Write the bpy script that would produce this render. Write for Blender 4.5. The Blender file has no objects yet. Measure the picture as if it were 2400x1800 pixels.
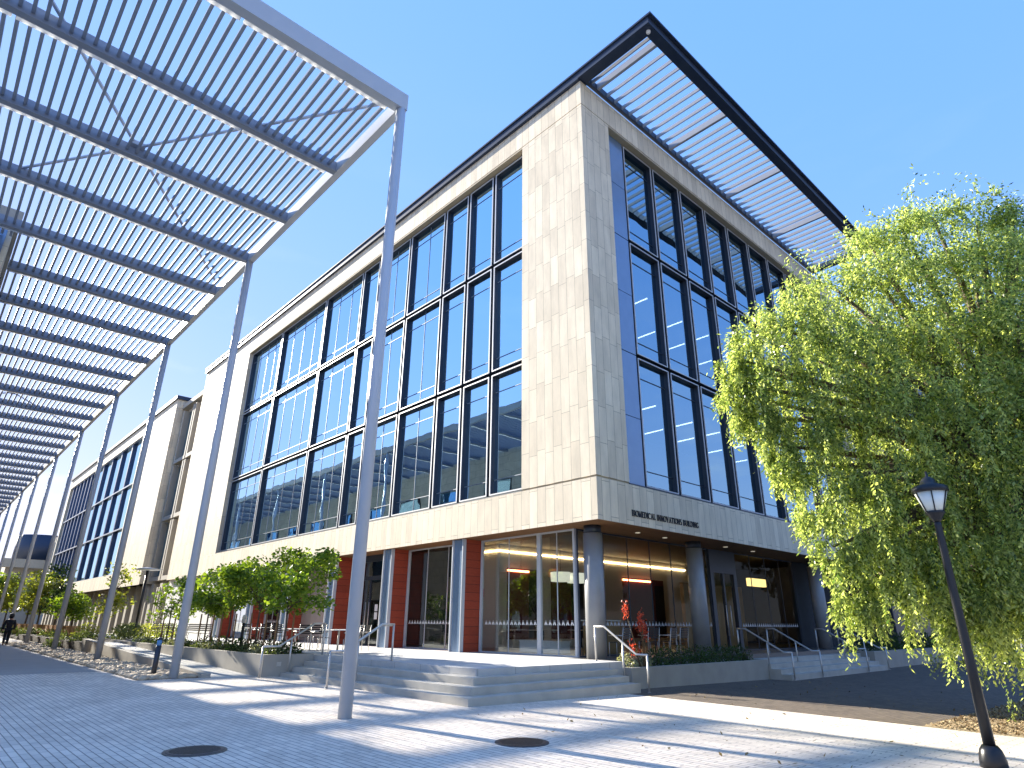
import bpy, math, random
import numpy as np
from mathutils import Vector, Matrix
R = math.radians
random.seed(7)
rng = np.random.default_rng(7)
sc = bpy.context.scene
col = sc.collection

# ------------------------------------------------------------------ camera
cam_d = bpy.data.cameras.new("camera")
cam_d.sensor_width = 36.0
cam_d.lens = 1461.77 / 2400 * 36.0
cam_d.clip_start = 0.1
cam_d.clip_end = 5000
cam = bpy.data.objects.new("camera", cam_d)
col.objects.link(cam)
_r = Vector((0.7342825, -0.67879801, 0.00790461))
_u = Vector((-0.24913658, -0.25863261, 0.93329531))
_f = Vector((0.63147461, 0.68727174, 0.35902281))
cam.matrix_world = Matrix(((_r.x, _u.x, -_f.x, 0), (_r.y, _u.y, -_f.y, 0), (_r.z, _u.z, -_f.z, 1.6), (0, 0, 0, 1)))
sc.camera = cam

# ------------------------------------------------------------------ sky, sun, exposure
EL = R(22.2)
SUN_TRAVEL = Vector((0.150, -0.9887, 0)).normalized()
world = bpy.data.worlds.new("World")
sc.world = world
world.use_nodes = True
nt = world.node_tree
bg = nt.nodes["Background"]
sky = nt.nodes.new("ShaderNodeTexSky")
sky.sky_type = 'NISHITA'
sky.sun_disc = False
sky.sun_elevation = EL
sky.sun_rotation = math.atan2(-SUN_TRAVEL.x, -SUN_TRAVEL.y)
sky.altitude = 0
sky.air_density = 1.0
sky.dust_density = 0.1
sky.ozone_density = 1.0
# flatten the dynamic range of the sky the way the phone picture does: per channel gain * radiance ** power
_sep = nt.nodes.new("ShaderNodeSeparateColor"); _com = nt.nodes.new("ShaderNodeCombineColor")
nt.links.new(sky.outputs[0], _sep.inputs[0])
for _i, (_g, _p) in enumerate(((0.178, 0.55), (0.328, 0.27), (0.80, 0.06))):
    _pw = nt.nodes.new("ShaderNodeMath"); _pw.operation = 'POWER'; _pw.inputs[1].default_value = _p
    _mu = nt.nodes.new("ShaderNodeMath"); _mu.operation = 'MULTIPLY'; _mu.inputs[1].default_value = _g * 2.5
    nt.links.new(_sep.outputs[_i], _pw.inputs[0]); nt.links.new(_pw.outputs[0], _mu.inputs[0]); nt.links.new(_mu.outputs[0], _com.inputs[_i])
# pale haze and thin cloud low over the horizon
_tc = nt.nodes.new("ShaderNodeTexCoord"); _sx = nt.nodes.new("ShaderNodeSeparateXYZ"); nt.links.new(_tc.outputs["Generated"], _sx.inputs[0])
def _m(op, a, b=None, clamp=False):
    x = nt.nodes.new("ShaderNodeMath"); x.operation = op; x.use_clamp = clamp
    for i, v in enumerate((a, b)):
        if v is None: continue
        if isinstance(v, (int, float)): x.inputs[i].default_value = v
        else: nt.links.new(v, x.inputs[i])
    return x.outputs[0]
_hz = _m('POWER', _m('SUBTRACT', 1.0, _m('ABSOLUTE', _sx.outputs[2]), True), 7.0)
_mp = nt.nodes.new("ShaderNodeMapping"); _mp.inputs["Scale"].default_value = (2.0, 2.0, 7.0); nt.links.new(_tc.outputs["Generated"], _mp.inputs[0])
_cn = nt.nodes.new("ShaderNodeTexNoise"); _cn.inputs["Scale"].default_value = 2.2; _cn.inputs["Detail"].default_value = 7; nt.links.new(_mp.outputs[0], _cn.inputs["Vector"])
_cl = _m('MULTIPLY', _m('MULTIPLY', _m('SUBTRACT', _cn.outputs["Fac"], 0.5, True), 5.0, True), _m('POWER', _m('SUBTRACT', 1.0, _m('ABSOLUTE', _sx.outputs[2]), True), 4.0))
_fc = _m('MAXIMUM', _m('MULTIPLY', _hz, 0.75), _cl, True)
_mix = nt.nodes.new("ShaderNodeMix"); _mix.data_type = 'RGBA'
nt.links.new(_fc, _mix.inputs[0]); nt.links.new(_com.outputs[0], _mix.inputs[6]); _mix.inputs[7].default_value = (2.0, 2.1, 2.15, 1)
nt.links.new(_mix.outputs[2], bg.inputs[0])
bg.inputs[1].default_value = 0.093
sun_d = bpy.data.lights.new("sun", 'SUN')
sun_d.energy = 2.8
sun_d.angle = R(0.5)
sun_d.color = (1.0, 0.93, 0.80)
sun = bpy.data.objects.new("sun", sun_d)
col.objects.link(sun)
d = Vector((SUN_TRAVEL.x * math.cos(EL), SUN_TRAVEL.y * math.cos(EL), -math.sin(EL)))
sun.rotation_euler = d.to_track_quat('-Z', 'Y').to_euler()
sc.view_settings.view_transform = 'Standard'
sc.view_settings.look = 'None'
sc.view_settings.exposure = 2.75
sc.view_settings.gamma = 1.0
sc.view_settings.use_curve_mapping = False
sc.cycles.use_denoising = True
sc.cycles.max_bounces = 8
sc.cycles.transparent_max_bounces = 16
sc.cycles.caustics_reflective = False
sc.cycles.caustics_refractive = False

# ------------------------------------------------------------------ helpers
def wloc(o):
    v = Vector((0, 0, 0))
    while o is not None:
        v += o.location
        o = o.parent
    return v

def tag(o, label=None, cat=None, group=None, kind=None):
    if label: o['label'] = label
    if cat: o['category'] = cat
    if group: o['group'] = group
    if kind: o['kind'] = kind
    return o

def empty(name, loc, label=None, cat=None, group=None):
    o = bpy.data.objects.new(name, None)
    o.empty_display_size = 0.3
    o.location = loc
    col.objects.link(o)
    return tag(o, label, cat, group)

class MB:
    """collects faces, builds ONE mesh object"""
    def __init__(self):
        self.v = []; self.f = []; self.sm = []
    def face(self, pts, smooth=False):
        n = len(self.v)
        self.v += [tuple(p) for p in pts]
        self.f.append(tuple(range(n, n + len(pts)))); self.sm.append(smooth)
        return self
    def hexa(self, p):
        n = len(self.v)
        self.v += [tuple(q) for q in p]
        for q in ((0, 3, 2, 1), (4, 5, 6, 7), (0, 1, 5, 4), (1, 2, 6, 5), (2, 3, 7, 6), (3, 0, 4, 7)):
            self.f.append(tuple(n + i for i in q)); self.sm.append(False)
        return self
    def box(self, x0, x1, y0, y1, z0, z1):
        return self.hexa(((x0, y0, z0), (x1, y0, z0), (x1, y1, z0), (x0, y1, z0), (x0, y0, z1), (x1, y0, z1), (x1, y1, z1), (x0, y1, z1)))
    def bar(self, p, q, w, h=None, up=(0, 0, 1)):
        p = Vector(p); q = Vector(q); h = h or w
        t = (q - p).normalized(); up = Vector(up)
        if abs(t.dot(up)) > 0.98: up = Vector((0, 1, 0))
        s = t.cross(up).normalized() * w / 2
        n = s.cross(t).normalized() * h / 2
        return self.hexa((p - s - n, p + s - n, q + s - n, q - s - n, p - s + n, p + s + n, q + s + n, q - s + n))
    def tube(self, pts, rad, n=10, smooth=True, caps=True):
        pts = [Vector(p) for p in pts]
        if not hasattr(rad, '__len__'): rad = [rad] * len(pts)
        b = len(self.v)
        ref = None
        for i, p in enumerate(pts):
            t = (pts[min(i + 1, len(pts) - 1)] - pts[max(i - 1, 0)]).normalized()
            if ref is None:
                ref = t.orthogonal().normalized()
            ref = (ref - t * ref.dot(t)).normalized()
            s = t.cross(ref)
            for k in range(n):
                a = 2 * math.pi * k / n
                self.v.append(tuple(p + (ref * math.cos(a) + s * math.sin(a)) * rad[i]))
        for i in range(len(pts) - 1):
            for k in range(n):
                k2 = (k + 1) % n
                self.f.append((b + i * n + k, b + i * n + k2, b + (i + 1) * n + k2, b + (i + 1) * n + k)); self.sm.append(smooth)
        if caps:
            self.f.append(tuple(b + k for k in reversed(range(n)))); self.sm.append(False)
            e = b + (len(pts) - 1) * n
            self.f.append(tuple(e + k for k in range(n))); self.sm.append(False)
        return self
    def lathe(self, cx, cy, prof, n=16, smooth=True):
        b = len(self.v)
        for (r, z) in prof:
            for k in range(n):
                a = 2 * math.pi * k / n
                self.v.append((cx + r * math.cos(a), cy + r * math.sin(a), z))
        for i in range(len(prof) - 1):
            for k in range(n):
                k2 = (k + 1) % n
                self.f.append((b + i * n + k, b + i * n + k2, b + (i + 1) * n + k2, b + (i + 1) * n + k)); self.sm.append(smooth)
        self.f.append(tuple(b + k for k in reversed(range(n)))); self.sm.append(False)
        e = b + (len(prof) - 1) * n
        self.f.append(tuple(e + k for k in range(n))); self.sm.append(False)
        return self
    def build(self, name, mat, parent=None, **kw):
        o = parent
        off = wloc(parent) if parent else Vector((0, 0, 0))
        m = bpy.data.meshes.new(name)
        m.from_pydata([(x - off.x, y - off.y, z - off.z) for x, y, z in self.v], [], self.f)
        m.polygons.foreach_set('use_smooth', self.sm)
        if mat: m.materials.append(mat)
        m.update()
        ob = bpy.data.objects.new(name, m)
        col.objects.link(ob)
        if parent: ob.parent = parent
        return tag(ob, **kw)

def np_mesh(name, V, F, mat, parent=None, smooth=False, **kw):
    """V (n,3) world coords, F (m,k) indices"""
    off = wloc(parent) if parent else Vector((0, 0, 0))
    V = np.asarray(V, np.float32) - np.array(off, np.float32)
    F = np.asarray(F, np.int32)
    m = bpy.data.meshes.new(name)
    m.vertices.add(len(V)); m.vertices.foreach_set('co', V.ravel())
    k = F.shape[1]
    m.loops.add(F.size); m.loops.foreach_set('vertex_index', F.ravel())
    m.polygons.add(len(F))
    m.polygons.foreach_set('loop_start', np.arange(0, F.size, k, dtype=np.int32))
    m.polygons.foreach_set('loop_total', np.full(len(F), k, np.int32))
    if smooth: m.polygons.foreach_set('use_smooth', np.ones(len(F), bool))
    m.materials.append(mat)
    m.update(); m.validate()
    ob = bpy.data.objects.new(name, m)
    col.objects.link(ob)
    if parent: ob.parent = parent
    return tag(ob, **kw)

def copy_tree(o, parent=None):
    c = o.copy(); col.objects.link(c)
    if parent: c.parent = parent
    for ch in list(o.children): copy_tree(ch, c)
    return c

# ------------------------------------------------------------------ materials
def new_mat(name):
    m = bpy.data.materials.new(name); m.use_nodes = True
    n = m.node_tree
    return m, n, n.nodes["Principled BSDF"], n.nodes["Material Output"]

def N(n, t, **kw):
    x = n.nodes.new(t)
    for k, v in kw.items(): setattr(x, k, v)
    return x

def simple(name, c, rough=0.6, metal=0.0, var=0.12, scale=3.0, bump=0.0, bscale=40.0, spec=None):
    m, n, b, o = new_mat(name)
    geo = N(n, "ShaderNodeNewGeometry")
    no = N(n, "ShaderNodeTexNoise"); no.inputs["Scale"].default_value = scale; no.inputs["Detail"].default_value = 5
    n.links.new(geo.outputs["Position"], no.inputs["Vector"])
    mx = N(n, "ShaderNodeMix", data_type='RGBA')
    mx.inputs[6].default_value = (*[max(0, x * (1 - var)) for x in c], 1)
    mx.inputs[7].default_value = (*[min(1, x * (1 + var)) for x in c], 1)
    n.links.new(no.outputs["Fac"], mx.inputs[0])
    n.links.new(mx.outputs[2], b.inputs["Base Color"])
    b.inputs["Roughness"].default_value = rough
    b.inputs["Metallic"].default_value = metal
    if spec is not None: b.inputs["Specular IOR Level"].default_value = spec
    if bump:
        n2 = N(n, "ShaderNodeTexNoise"); n2.inputs["Scale"].default_value = bscale; n2.inputs["Detail"].default_value = 6
        n.links.new(geo.outputs["Position"], n2.inputs["Vector"])
        bp = N(n, "ShaderNodeBump"); bp.inputs["Strength"].default_value = bump; bp.inputs["Distance"].default_value = 0.02
        n.links.new(n2.outputs["Fac"], bp.inputs["Height"])
        n.links.new(bp.outputs[0], b.inputs["Normal"])
    return m

def emis(name, c, s):
    m, n, b, o = new_mat(name)
    b.inputs["Base Color"].default_value = (*c, 1)
    b.inputs["Emission Color"].default_value = (*c, 1)
    b.inputs["Emission Strength"].default_value = s
    return m

def panel_coords(n, swap, sx=1.0, oz=0.0, mode='wall'):
    """world position -> brick texture vector. wall: (x+y, z); floor: (x, y)"""
    geo = N(n, "ShaderNodeNewGeometry")
    sp = N(n, "ShaderNodeSeparateXYZ"); n.links.new(geo.outputs["Position"], sp.inputs[0])
    cb = N(n, "ShaderNodeCombineXYZ")
    if mode == 'wall':
        ad = N(n, "ShaderNodeMath", operation='ADD'); n.links.new(sp.outputs[0], ad.inputs[0]); n.links.new(sp.outputs[1], ad.inputs[1])
        zo = N(n, "ShaderNodeMath", operation='ADD'); n.links.new(sp.outputs[2], zo.inputs[0]); zo.inputs[1].default_value = oz
        a, b = ad.outputs[0], zo.outputs[0]
    else:
        a, b = sp.outputs[0], sp.outputs[1]
    if swap: a, b = b, a
    n.links.new(a, cb.inputs[0]); n.links.new(b, cb.inputs[1])
    return geo, cb

def brick_mat(name, c1, c2, cm, bw, rh, mortar, swap=False, oz=0.0, mode='wall', rough=0.8, noise=0.25, nscale=2.0, offset=0.5, bump=0.15, off_freq=2, stretch=None, third=None):
    m, n, b, o = new_mat(name)
    geo, cb = panel_coords(n, swap, oz=oz, mode=mode)
    br = N(n, "ShaderNodeTexBrick")
    br.offset = offset; br.offset_frequency = off_freq
    br.inputs["Scale"].default_value = 1.0
    br.inputs["Brick Width"].default_value = bw; br.inputs["Row Height"].default_value = rh
    br.inputs["Mortar Size"].default_value = mortar; br.inputs["Mortar Smooth"].default_value = 0.1
    br.inputs["Bias"].default_value = 0.0
    br.inputs["Color1"].default_value = (*c1, 1); br.inputs["Color2"].default_value = (*c2, 1); br.inputs["Mortar"].default_value = (*cm, 1)
    n.links.new(cb.outputs[0], br.inputs["Vector"])
    no = N(n, "ShaderNodeTexNoise"); no.inputs["Scale"].default_value = nscale; no.inputs["Detail"].default_value = 8; no.inputs["Roughness"].default_value = 0.65
    if stretch:
        mp = N(n, "ShaderNodeMapping"); mp.inputs["Scale"].default_value = stretch
        n.links.new(geo.outputs["Position"], mp.inputs[0]); n.links.new(mp.outputs[0], no.inputs["Vector"])
    else:
        n.links.new(geo.outputs["Position"], no.inputs["Vector"])
    rmp = N(n, "ShaderNodeMapRange"); rmp.inputs[1].default_value = 0.25; rmp.inputs[2].default_value = 0.75
    rmp.inputs[3].default_value = 1 - noise; rmp.inputs[4].default_value = 1 + noise
    n.links.new(no.outputs["Fac"], rmp.inputs[0])
    mu = N(n, "ShaderNodeMix", data_type='RGBA', blend_type='MULTIPLY'); mu.inputs[0].default_value = 1
    n.links.new(br.outputs["Color"], mu.inputs[6]); n.links.new(rmp.outputs[0], mu.inputs[7])
    n.links.new(mu.outputs[2], b.inputs["Base Color"])
    b.inputs["Roughness"].default_value = rough
    bp = N(n, "ShaderNodeBump"); bp.inputs["Strength"].default_value = bump; bp.inputs["Distance"].default_value = 0.01
    iv = N(n, "ShaderNodeMath", operation='SUBTRACT'); iv.inputs[0].default_value = 1
    n.links.new(br.outputs["Fac"], iv.inputs[1])
    ad = N(n, "ShaderNodeMath", operation='MULTIPLY_ADD'); n.links.new(no.outputs["Fac"], ad.inputs[0]); ad.inputs[1].default_value = 0.3
    n.links.new(iv.outputs[0], ad.inputs[2])
    n.links.new(ad.outputs[0], bp.inputs["Height"]); n.links.new(bp.outputs[0], b.inputs["Normal"])
    return m

M = {}
M['stone'] = brick_mat('limestone_panels', (0.78, 0.68, 0.51), (0.62, 0.535, 0.40), (0.30, 0.25, 0.18), 1.262, 0.40, 0.008, swap=True, oz=-6.06, offset=0.12, stretch=(1.2, 1.2, .35), noise=0.17, nscale=2.4, bump=0.1, rough=0.75)
M['stone_plain'] = simple('limestone_trim', (0.45, 0.38, 0.27), 0.8, var=0.15)
M['concrete'] = simple('cast_concrete', (0.37, 0.34, 0.285), 0.85, var=0.25, scale=1.6, bump=0.25, bscale=25)
M['precast'] = simple('precast_concrete', (0.42, 0.38, 0.31), 0.85, var=0.12, scale=2)
M['step'] = simple('step_concrete', (0.44, 0.415, 0.36), 0.8, var=0.25, scale=2.5, bump=0.15, bscale=60)
M['slate'] = simple('dark_slate_metal', (0.035, 0.045, 0.065), 0.45, 0.3, var=0.15)
M['navy'] = simple('navy_roof_metal', (0.028, 0.042, 0.075), 0.5, 0.2, var=0.1)
M['trim'] = simple('anodised_aluminium', (0.55, 0.57, 0.60), 0.4, 0.15, var=0.06)
M['bluepanel'] = simple('blue_grey_panel', (0.20, 0.29, 0.43), 0.25, 0.4, var=0.08)
M['canopy'] = simple('canopy_painted_steel', (0.46, 0.49, 0.53), 0.45, 0.05, var=0.06)
M['crossbeam'] = simple('canopy_cross_beam_shaded', (0.24, 0.27, 0.33), 0.45, 0.1, var=0.06)  # darker copy of the canopy paint, underside shade put into the colour
M['edgebeam'] = simple('canopy_edge_beam_paint', (0.55, 0.56, 0.58), 0.45, 0.05, var=0.04)
M['slat'] = simple('canopy_slat_paint', (0.25, 0.29, 0.37), 0.5, 0.05, var=0.08)
M['pole'] = simple('pale_grey_pole_paint', (0.50, 0.52, 0.55), 0.4, 0.05, var=0.06)
M['fin'] = simple('louvre_aluminium', (0.36, 0.37, 0.40), 0.45, 0.1, var=0.06)
M['red'] = brick_mat('red_cedar_boards', (0.38, 0.062, 0.026), (0.30, 0.048, 0.02), (0.09, 0.016, 0.010), 6.0, 0.30, 0.008, noise=0.3, nscale=6, stretch=(1, 1, 14), bump=0.3)
M['wood'] = brick_mat('soffit_wood', (0.23, 0.11, 0.04), (0.19, 0.09, 0.035), (0.08, 0.04, 0.015), 2.6, 0.14, 0.006, mode='floor', noise=0.25, nscale=4, stretch=(2, 12, 1), bump=0.2)
M['steel'] = simple('brushed_stainless', (0.58, 0.55, 0.50), 0.36, 0.5, var=0.06)
M['column'] = simple('column_grey_cladding', (0.275, 0.28, 0.285), 0.4, 0.05, var=0.2, scale=2.0)
M['mull'] = simple('grey_mullion', (0.22, 0.27, 0.33), 0.4, 0.2, var=0.06)
M['finblue'] = simple('blue_window_fin', (0.05, 0.085, 0.17), 0.4, 0.2, var=0.1)
M['black'] = simple('black_painted_metal', (0.014, 0.015, 0.018), 0.35, 0.2, var=0.2)
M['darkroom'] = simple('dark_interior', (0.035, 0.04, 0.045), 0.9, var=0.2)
M['plaster'] = simple('interior_plaster', (0.55, 0.50, 0.43), 0.9, var=0.05)
M['ceil'] = simple('interior_ceiling', (0.16, 0.17, 0.18), 0.9, var=0.05)
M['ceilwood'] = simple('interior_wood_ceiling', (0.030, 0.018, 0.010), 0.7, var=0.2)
M['maroon'] = simple('maroon_niche', (0.10, 0.009, 0.007), 0.6, var=0.2)
M['floor'] = simple('interior_and_shaded_floor', (0.10, 0.095, 0.09), 0.35, var=0.1)
M['oak'] = simple('oak_veneer', (0.34, 0.20, 0.08), 0.5, var=0.2, scale=6)
M['white'] = simple('white_paint', (0.75, 0.74, 0.72), 0.5, var=0.03)
M['soil'] = simple('planter_soil', (0.06, 0.045, 0.03), 0.95, var=0.4, scale=12, bump=0.6)
M['bark'] = simple('tree_bark', (0.10, 0.075, 0.05), 0.9, var=0.35, scale=14, bump=0.5)
M['stake'] = simple('wooden_stake', (0.28, 0.16, 0.07), 0.85, var=0.2, scale=8)
M['cedarfence'] = simple('cedar_fence', (0.42, 0.22, 0.07), 0.8, var=0.25, scale=6)
M['iron'] = simple('cast_iron_cover', (0.055, 0.055, 0.06), 0.6, 0.5, var=0.3, scale=30, bump=0.5)
M['rust'] = simple('rusty_iron_cover', (0.12, 0.075, 0.05), 0.7, 0.3, var=0.3, scale=30, bump=0.5)
M['cobble'] = simple('river_cobble', (0.46, 0.37, 0.26), 0.85, var=0.35, scale=5)
M['lamp_glass'] = simple('frosted_lamp_glass', (0.80, 0.82, 0.74), 0.4, var=0.05)
M['blueglass'] = simple('blue_bollard_glass', (0.10, 0.28, 0.55), 0.15, var=0.1)
M['cloth'] = simple('dark_cloth', (0.012, 0.012, 0.016), 0.9, var=0.3)
M['skin'] = simple('skin', (0.35, 0.2, 0.14), 0.6, var=0.1)
M['hair'] = simple('black_hair', (0.008, 0.007, 0.007), 0.5, var=0.2)
M['letter'] = simple('black_letter', (0.010, 0.012, 0.016), 0.5, var=0.05)
M['redsign'] = simple('red_sign_paint', (0.45, 0.03, 0.02), 0.5, var=0.05)
M['led'] = emis('warm_led_strip', (1.0, 0.72, 0.36), 5.0)
M['ledred'] = emis('orange_led_strip', (1.0, 0.28, 0.10), 3.0)
M['tube'] = emis('office_lamp_tube', (1.0, 0.98, 0.92), 0.8)
M['downlight'] = emis('downlight_lens', (1.0, 0.9, 0.7), 0.04)
M['pendant'] = emis('pendant_shade', (0.9, 0.9, 0.75), 0.12)
M['paving'] = brick_mat('pale_clay_pavers', (0.77, 0.68, 0.57), (0.64, 0.56, 0.47), (0.27, 0.23, 0.195), 0.42, 0.105, 0.008, swap=True, mode='floor', noise=0.24, nscale=0.8, bump=0.4, offset=0.37)
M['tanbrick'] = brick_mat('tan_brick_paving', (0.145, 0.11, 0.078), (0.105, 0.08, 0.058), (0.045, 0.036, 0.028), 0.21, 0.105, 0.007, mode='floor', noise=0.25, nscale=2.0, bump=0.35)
M['slabs'] = brick_mat('terrace_slabs', (0.50, 0.49, 0.46), (0.46, 0.45, 0.425), (0.25, 0.24, 0.22), 1.2, 1.2, 0.008, mode='floor', noise=0.12, nscale=2.0, bump=0.1)
M['asphalt'] = simple('distant_ground', (0.22, 0.20, 0.17), 0.95, var=0.2, scale=0.4)
M['mulch'] = simple('tan_wood_chips', (0.34, 0.26, 0.16), 0.95, var=0.5, scale=22, bump=1.0, bscale=30)

# tinted reflective glazing with slight waviness
def glass_mat(name, refl, tint, trans, bump=0.02, bscale=1.2, fr=1.0):
    m, n, b, o = new_mat(name)
    n.nodes.remove(b)
    gl = N(n, "ShaderNodeBsdfGlossy"); gl.inputs["Roughness"].default_value = 0.005; gl.inputs["Color"].default_value = (*tint, 1)
    tr = N(n, "ShaderNodeBsdfTransparent"); tr.inputs["Color"].default_value = (*trans, 1)
    geo = N(n, "ShaderNodeNewGeometry")
    no = N(n, "ShaderNodeTexNoise"); no.inputs["Scale"].default_value = bscale; no.inputs["Detail"].default_value = 1.0
    n.links.new(geo.outputs["Position"], no.inputs["Vector"])
    bp = N(n, "ShaderNodeBump"); bp.inputs["Strength"].default_value = 1.0; bp.inputs["Distance"].default_value = bump
    n.links.new(no.outputs["Fac"], bp.inputs["Height"]); n.links.new(bp.outputs[0], gl.inputs["Normal"])
    lw = N(n, "ShaderNodeLayerWeight"); lw.inputs["Blend"].default_value = 0.35
    mr = N(n, "ShaderNodeMapRange"); mr.inputs[3].default_value = refl; mr.inputs[4].default_value = fr
    n.links.new(lw.outputs["Fresnel"], mr.inputs[0])
    mx = N(n, "ShaderNodeMixShader")
    n.links.new(mr.outputs[0], mx.inputs[0]); n.links.new(tr.outputs[0], mx.inputs[1]); n.links.new(gl.outputs[0], mx.inputs[2])
    n.links.new(mx.outputs[0], o.inputs["Surface"])
    return m
M['glass'] = glass_mat('coated_office_glass', 0.50, (0.52, 0.76, 0.92), (0.35, 0.45, 0.48), bump=0.004, bscale=0.9)
M['shopglass'] = glass_mat('clear_shopfront_glass', 0.004, (0.9, 0.95, 0.95), (0.80, 0.84, 0.82), bump=0.002, fr=0.14)

def translucent_mat(name, c, t):
    m, n, b, o = new_mat(name)
    b.inputs["Base Color"].default_value = (*c, 1); b.inputs["Roughness"].default_value = 0.5
    tl = N(n, "ShaderNodeBsdfTranslucent"); tl.inputs["Color"].default_value = (*c, 1)
    mx = N(n, "ShaderNodeMixShader"); mx.inputs[0].default_value = t
    n.links.new(b.outputs[0], mx.inputs[1]); n.links.new(tl.outputs[0], mx.inputs[2]); n.links.new(mx.outputs[0], o.inputs["Surface"])
    return m
M['diffuser'] = translucent_mat('white_light_diffuser', (0.85, 0.85, 0.85), 0.6)

def leaf_mat(name, c_lo, c_hi, trans=0.45, rough=0.45, tcol=None):
    m, n, b, o = new_mat(name)
    geo = N(n, "ShaderNodeNewGeometry")
    rp = N(n, "ShaderNodeValToRGB")
    rp.color_ramp.elements[0].color = (*c_lo, 1); rp.color_ramp.elements[1].color = (*c_hi, 1)
    n.links.new(geo.outputs["Random Per Island"], rp.inputs[0])
    n.links.new(rp.outputs[0], b.inputs["Base Color"])
    b.inputs["Roughness"].default_value = rough
    tl = N(n, "ShaderNodeBsdfTranslucent")
    mu = N(n, "ShaderNodeMix", data_type='RGBA', blend_type='MULTIPLY'); mu.inputs[0].default_value = 1
    mu.inputs[7].default_value = (*(tcol or (1.6, 1.5, 0.7)), 1)
    n.links.new(rp.outputs[0], mu.inputs[6]); n.links.new(mu.outputs[2], tl.inputs["Color"])
    mx = N(n, "ShaderNodeMixShader"); mx.inputs[0].default_value = trans
    n.links.new(b.outputs[0], mx.inputs[1]); n.links.new(tl.outputs[0], mx.inputs[2]); n.links.new(mx.outputs[0], o.inputs["Surface"])
    return m
M['leaf_feather'] = leaf_mat('feathery_leaf', (0.035, 0.08, 0.018), (0.46, 0.52, 0.22), 0.58, rough=.32, tcol=(2.0, 1.95, 1.0))
M['leaf_maple'] = leaf_mat('maple_leaf', (0.06, 0.13, 0.012), (0.26, 0.36, 0.05), 0.52, tcol=(1.8, 1.7, .6))
M['leaf_yellow'] = leaf_mat('yellow_green_leaf', (0.14, 0.20, 0.03), (0.36, 0.38, 0.07), 0.5)
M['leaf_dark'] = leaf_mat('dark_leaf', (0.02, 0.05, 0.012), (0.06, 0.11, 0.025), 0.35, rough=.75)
M['leaf_shrub'] = leaf_mat('shrub_leaf', (0.06, 0.10, 0.03), (0.17, 0.21, 0.08), 0.4)
M['leaf_silver'] = leaf_mat('silvery_leaf', (0.22, 0.25, 0.15), (0.42, 0.44, 0.30), 0.35)
M['petal_red'] = leaf_mat('red_flower', (0.45, 0.05, 0.02), (0.65, 0.13, 0.05), 0.4, tcol=(1.3, 1.0, 1.0))

# ------------------------------------------------------------------ ground
def gz(x, y):
    a = -0.013 * max(0.0, x - 9) - 0.006 * max(0.0, 11 - y) * min(1.0, max(0.0, (x - 9) / 6))
    a = max(a, -0.2)
    b = 0.0042 * min(max(0.0, y - 11), 60) * min(1.0, max(0.0, (14 - x) / 3))
    return a + b
BX = [-600, -60, -20, 0, 3, 6, 9, 10.5, 12, 13, 14, 15, 16.5, 18, 21, 24, 27, 40, 80, 600]
BY = [-400, -60, -15, -10, -5, -2, 0, 2, 4, 6, 8, 9.5, 11, 20, 40, 71, 150, 900]
def sheet(name, x0, x1, y0, y1, dz, mat, kind='structure', **kw):
    xs = [x0] + [b for b in BX if x0 < b < x1] + [x1]
    ys = [y0] + [b for b in BY if y0 < b < y1] + [y1]
    V = [(x, y, gz(x, y) + dz) for y in ys for x in xs]
    nx = len(xs)
    F = [(j * nx + i, j * nx + i + 1, (j + 1) * nx + i + 1, (j + 1) * nx + i) for j in range(len(ys) - 1) for i in range(nx - 1)]
    return np_mesh(name, V, F, mat, kind=kind, **kw)
sheet('ground', -600, 600, -400, 900, -0.012, M['asphalt'], label='flat ground reaching away beyond the paved plaza')
sheet('plaza_paving', -20, 14.4, -15, 140, 0.0, M['paving'], label='pale narrow clay pavers covering the plaza and the walk under the canopy')
sheet('asphalt_path', -20, 5.35, 25.2, 140, 0.004, simple('grey_path_asphalt', (0.36, 0.345, 0.325), 0.9, var=.15, scale=1.2, bump=.2, bscale=80), label='smooth grey asphalt walk continuing under the canopy')
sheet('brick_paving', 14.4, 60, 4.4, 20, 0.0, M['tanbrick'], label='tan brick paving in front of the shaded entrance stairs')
sheet('side_paving', 14.4, 60, -15, 2.7, 0.0, M['paving'], label='pale pavers passing below the lamp post and wood chips')
sheet('mulch_bed', 14.4, 60, 2.7, 4.4, 0.004, M['mulch'], label='tan wood chips under the drooping tree')

# ------------------------------------------------------------------ the office building
XF, YF = 15.2, 12.55          # the two facade planes
bld = empty('office_building', (XF, YF, 0), 'cream stone office building with big blue windows and dark louvred roof overhang', 'building')
def P_left(u, v, d): return (XF - d, u, v)
def P_right(u, v, d): return (u, YF - d, v)
def fbox(mb, P, u0, u1, v0, v1, d0, d1):
    a = P(u0, v0, d0); b = P(u1, v1, d1)
    return mb.box(min(a[0], b[0]), max(a[0], b[0]), min(a[1], b[1]), max(a[1], b[1]), min(a[2], b[2]), max(a[2], b[2]))

XE = 40.0     # far end of right facade
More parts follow.
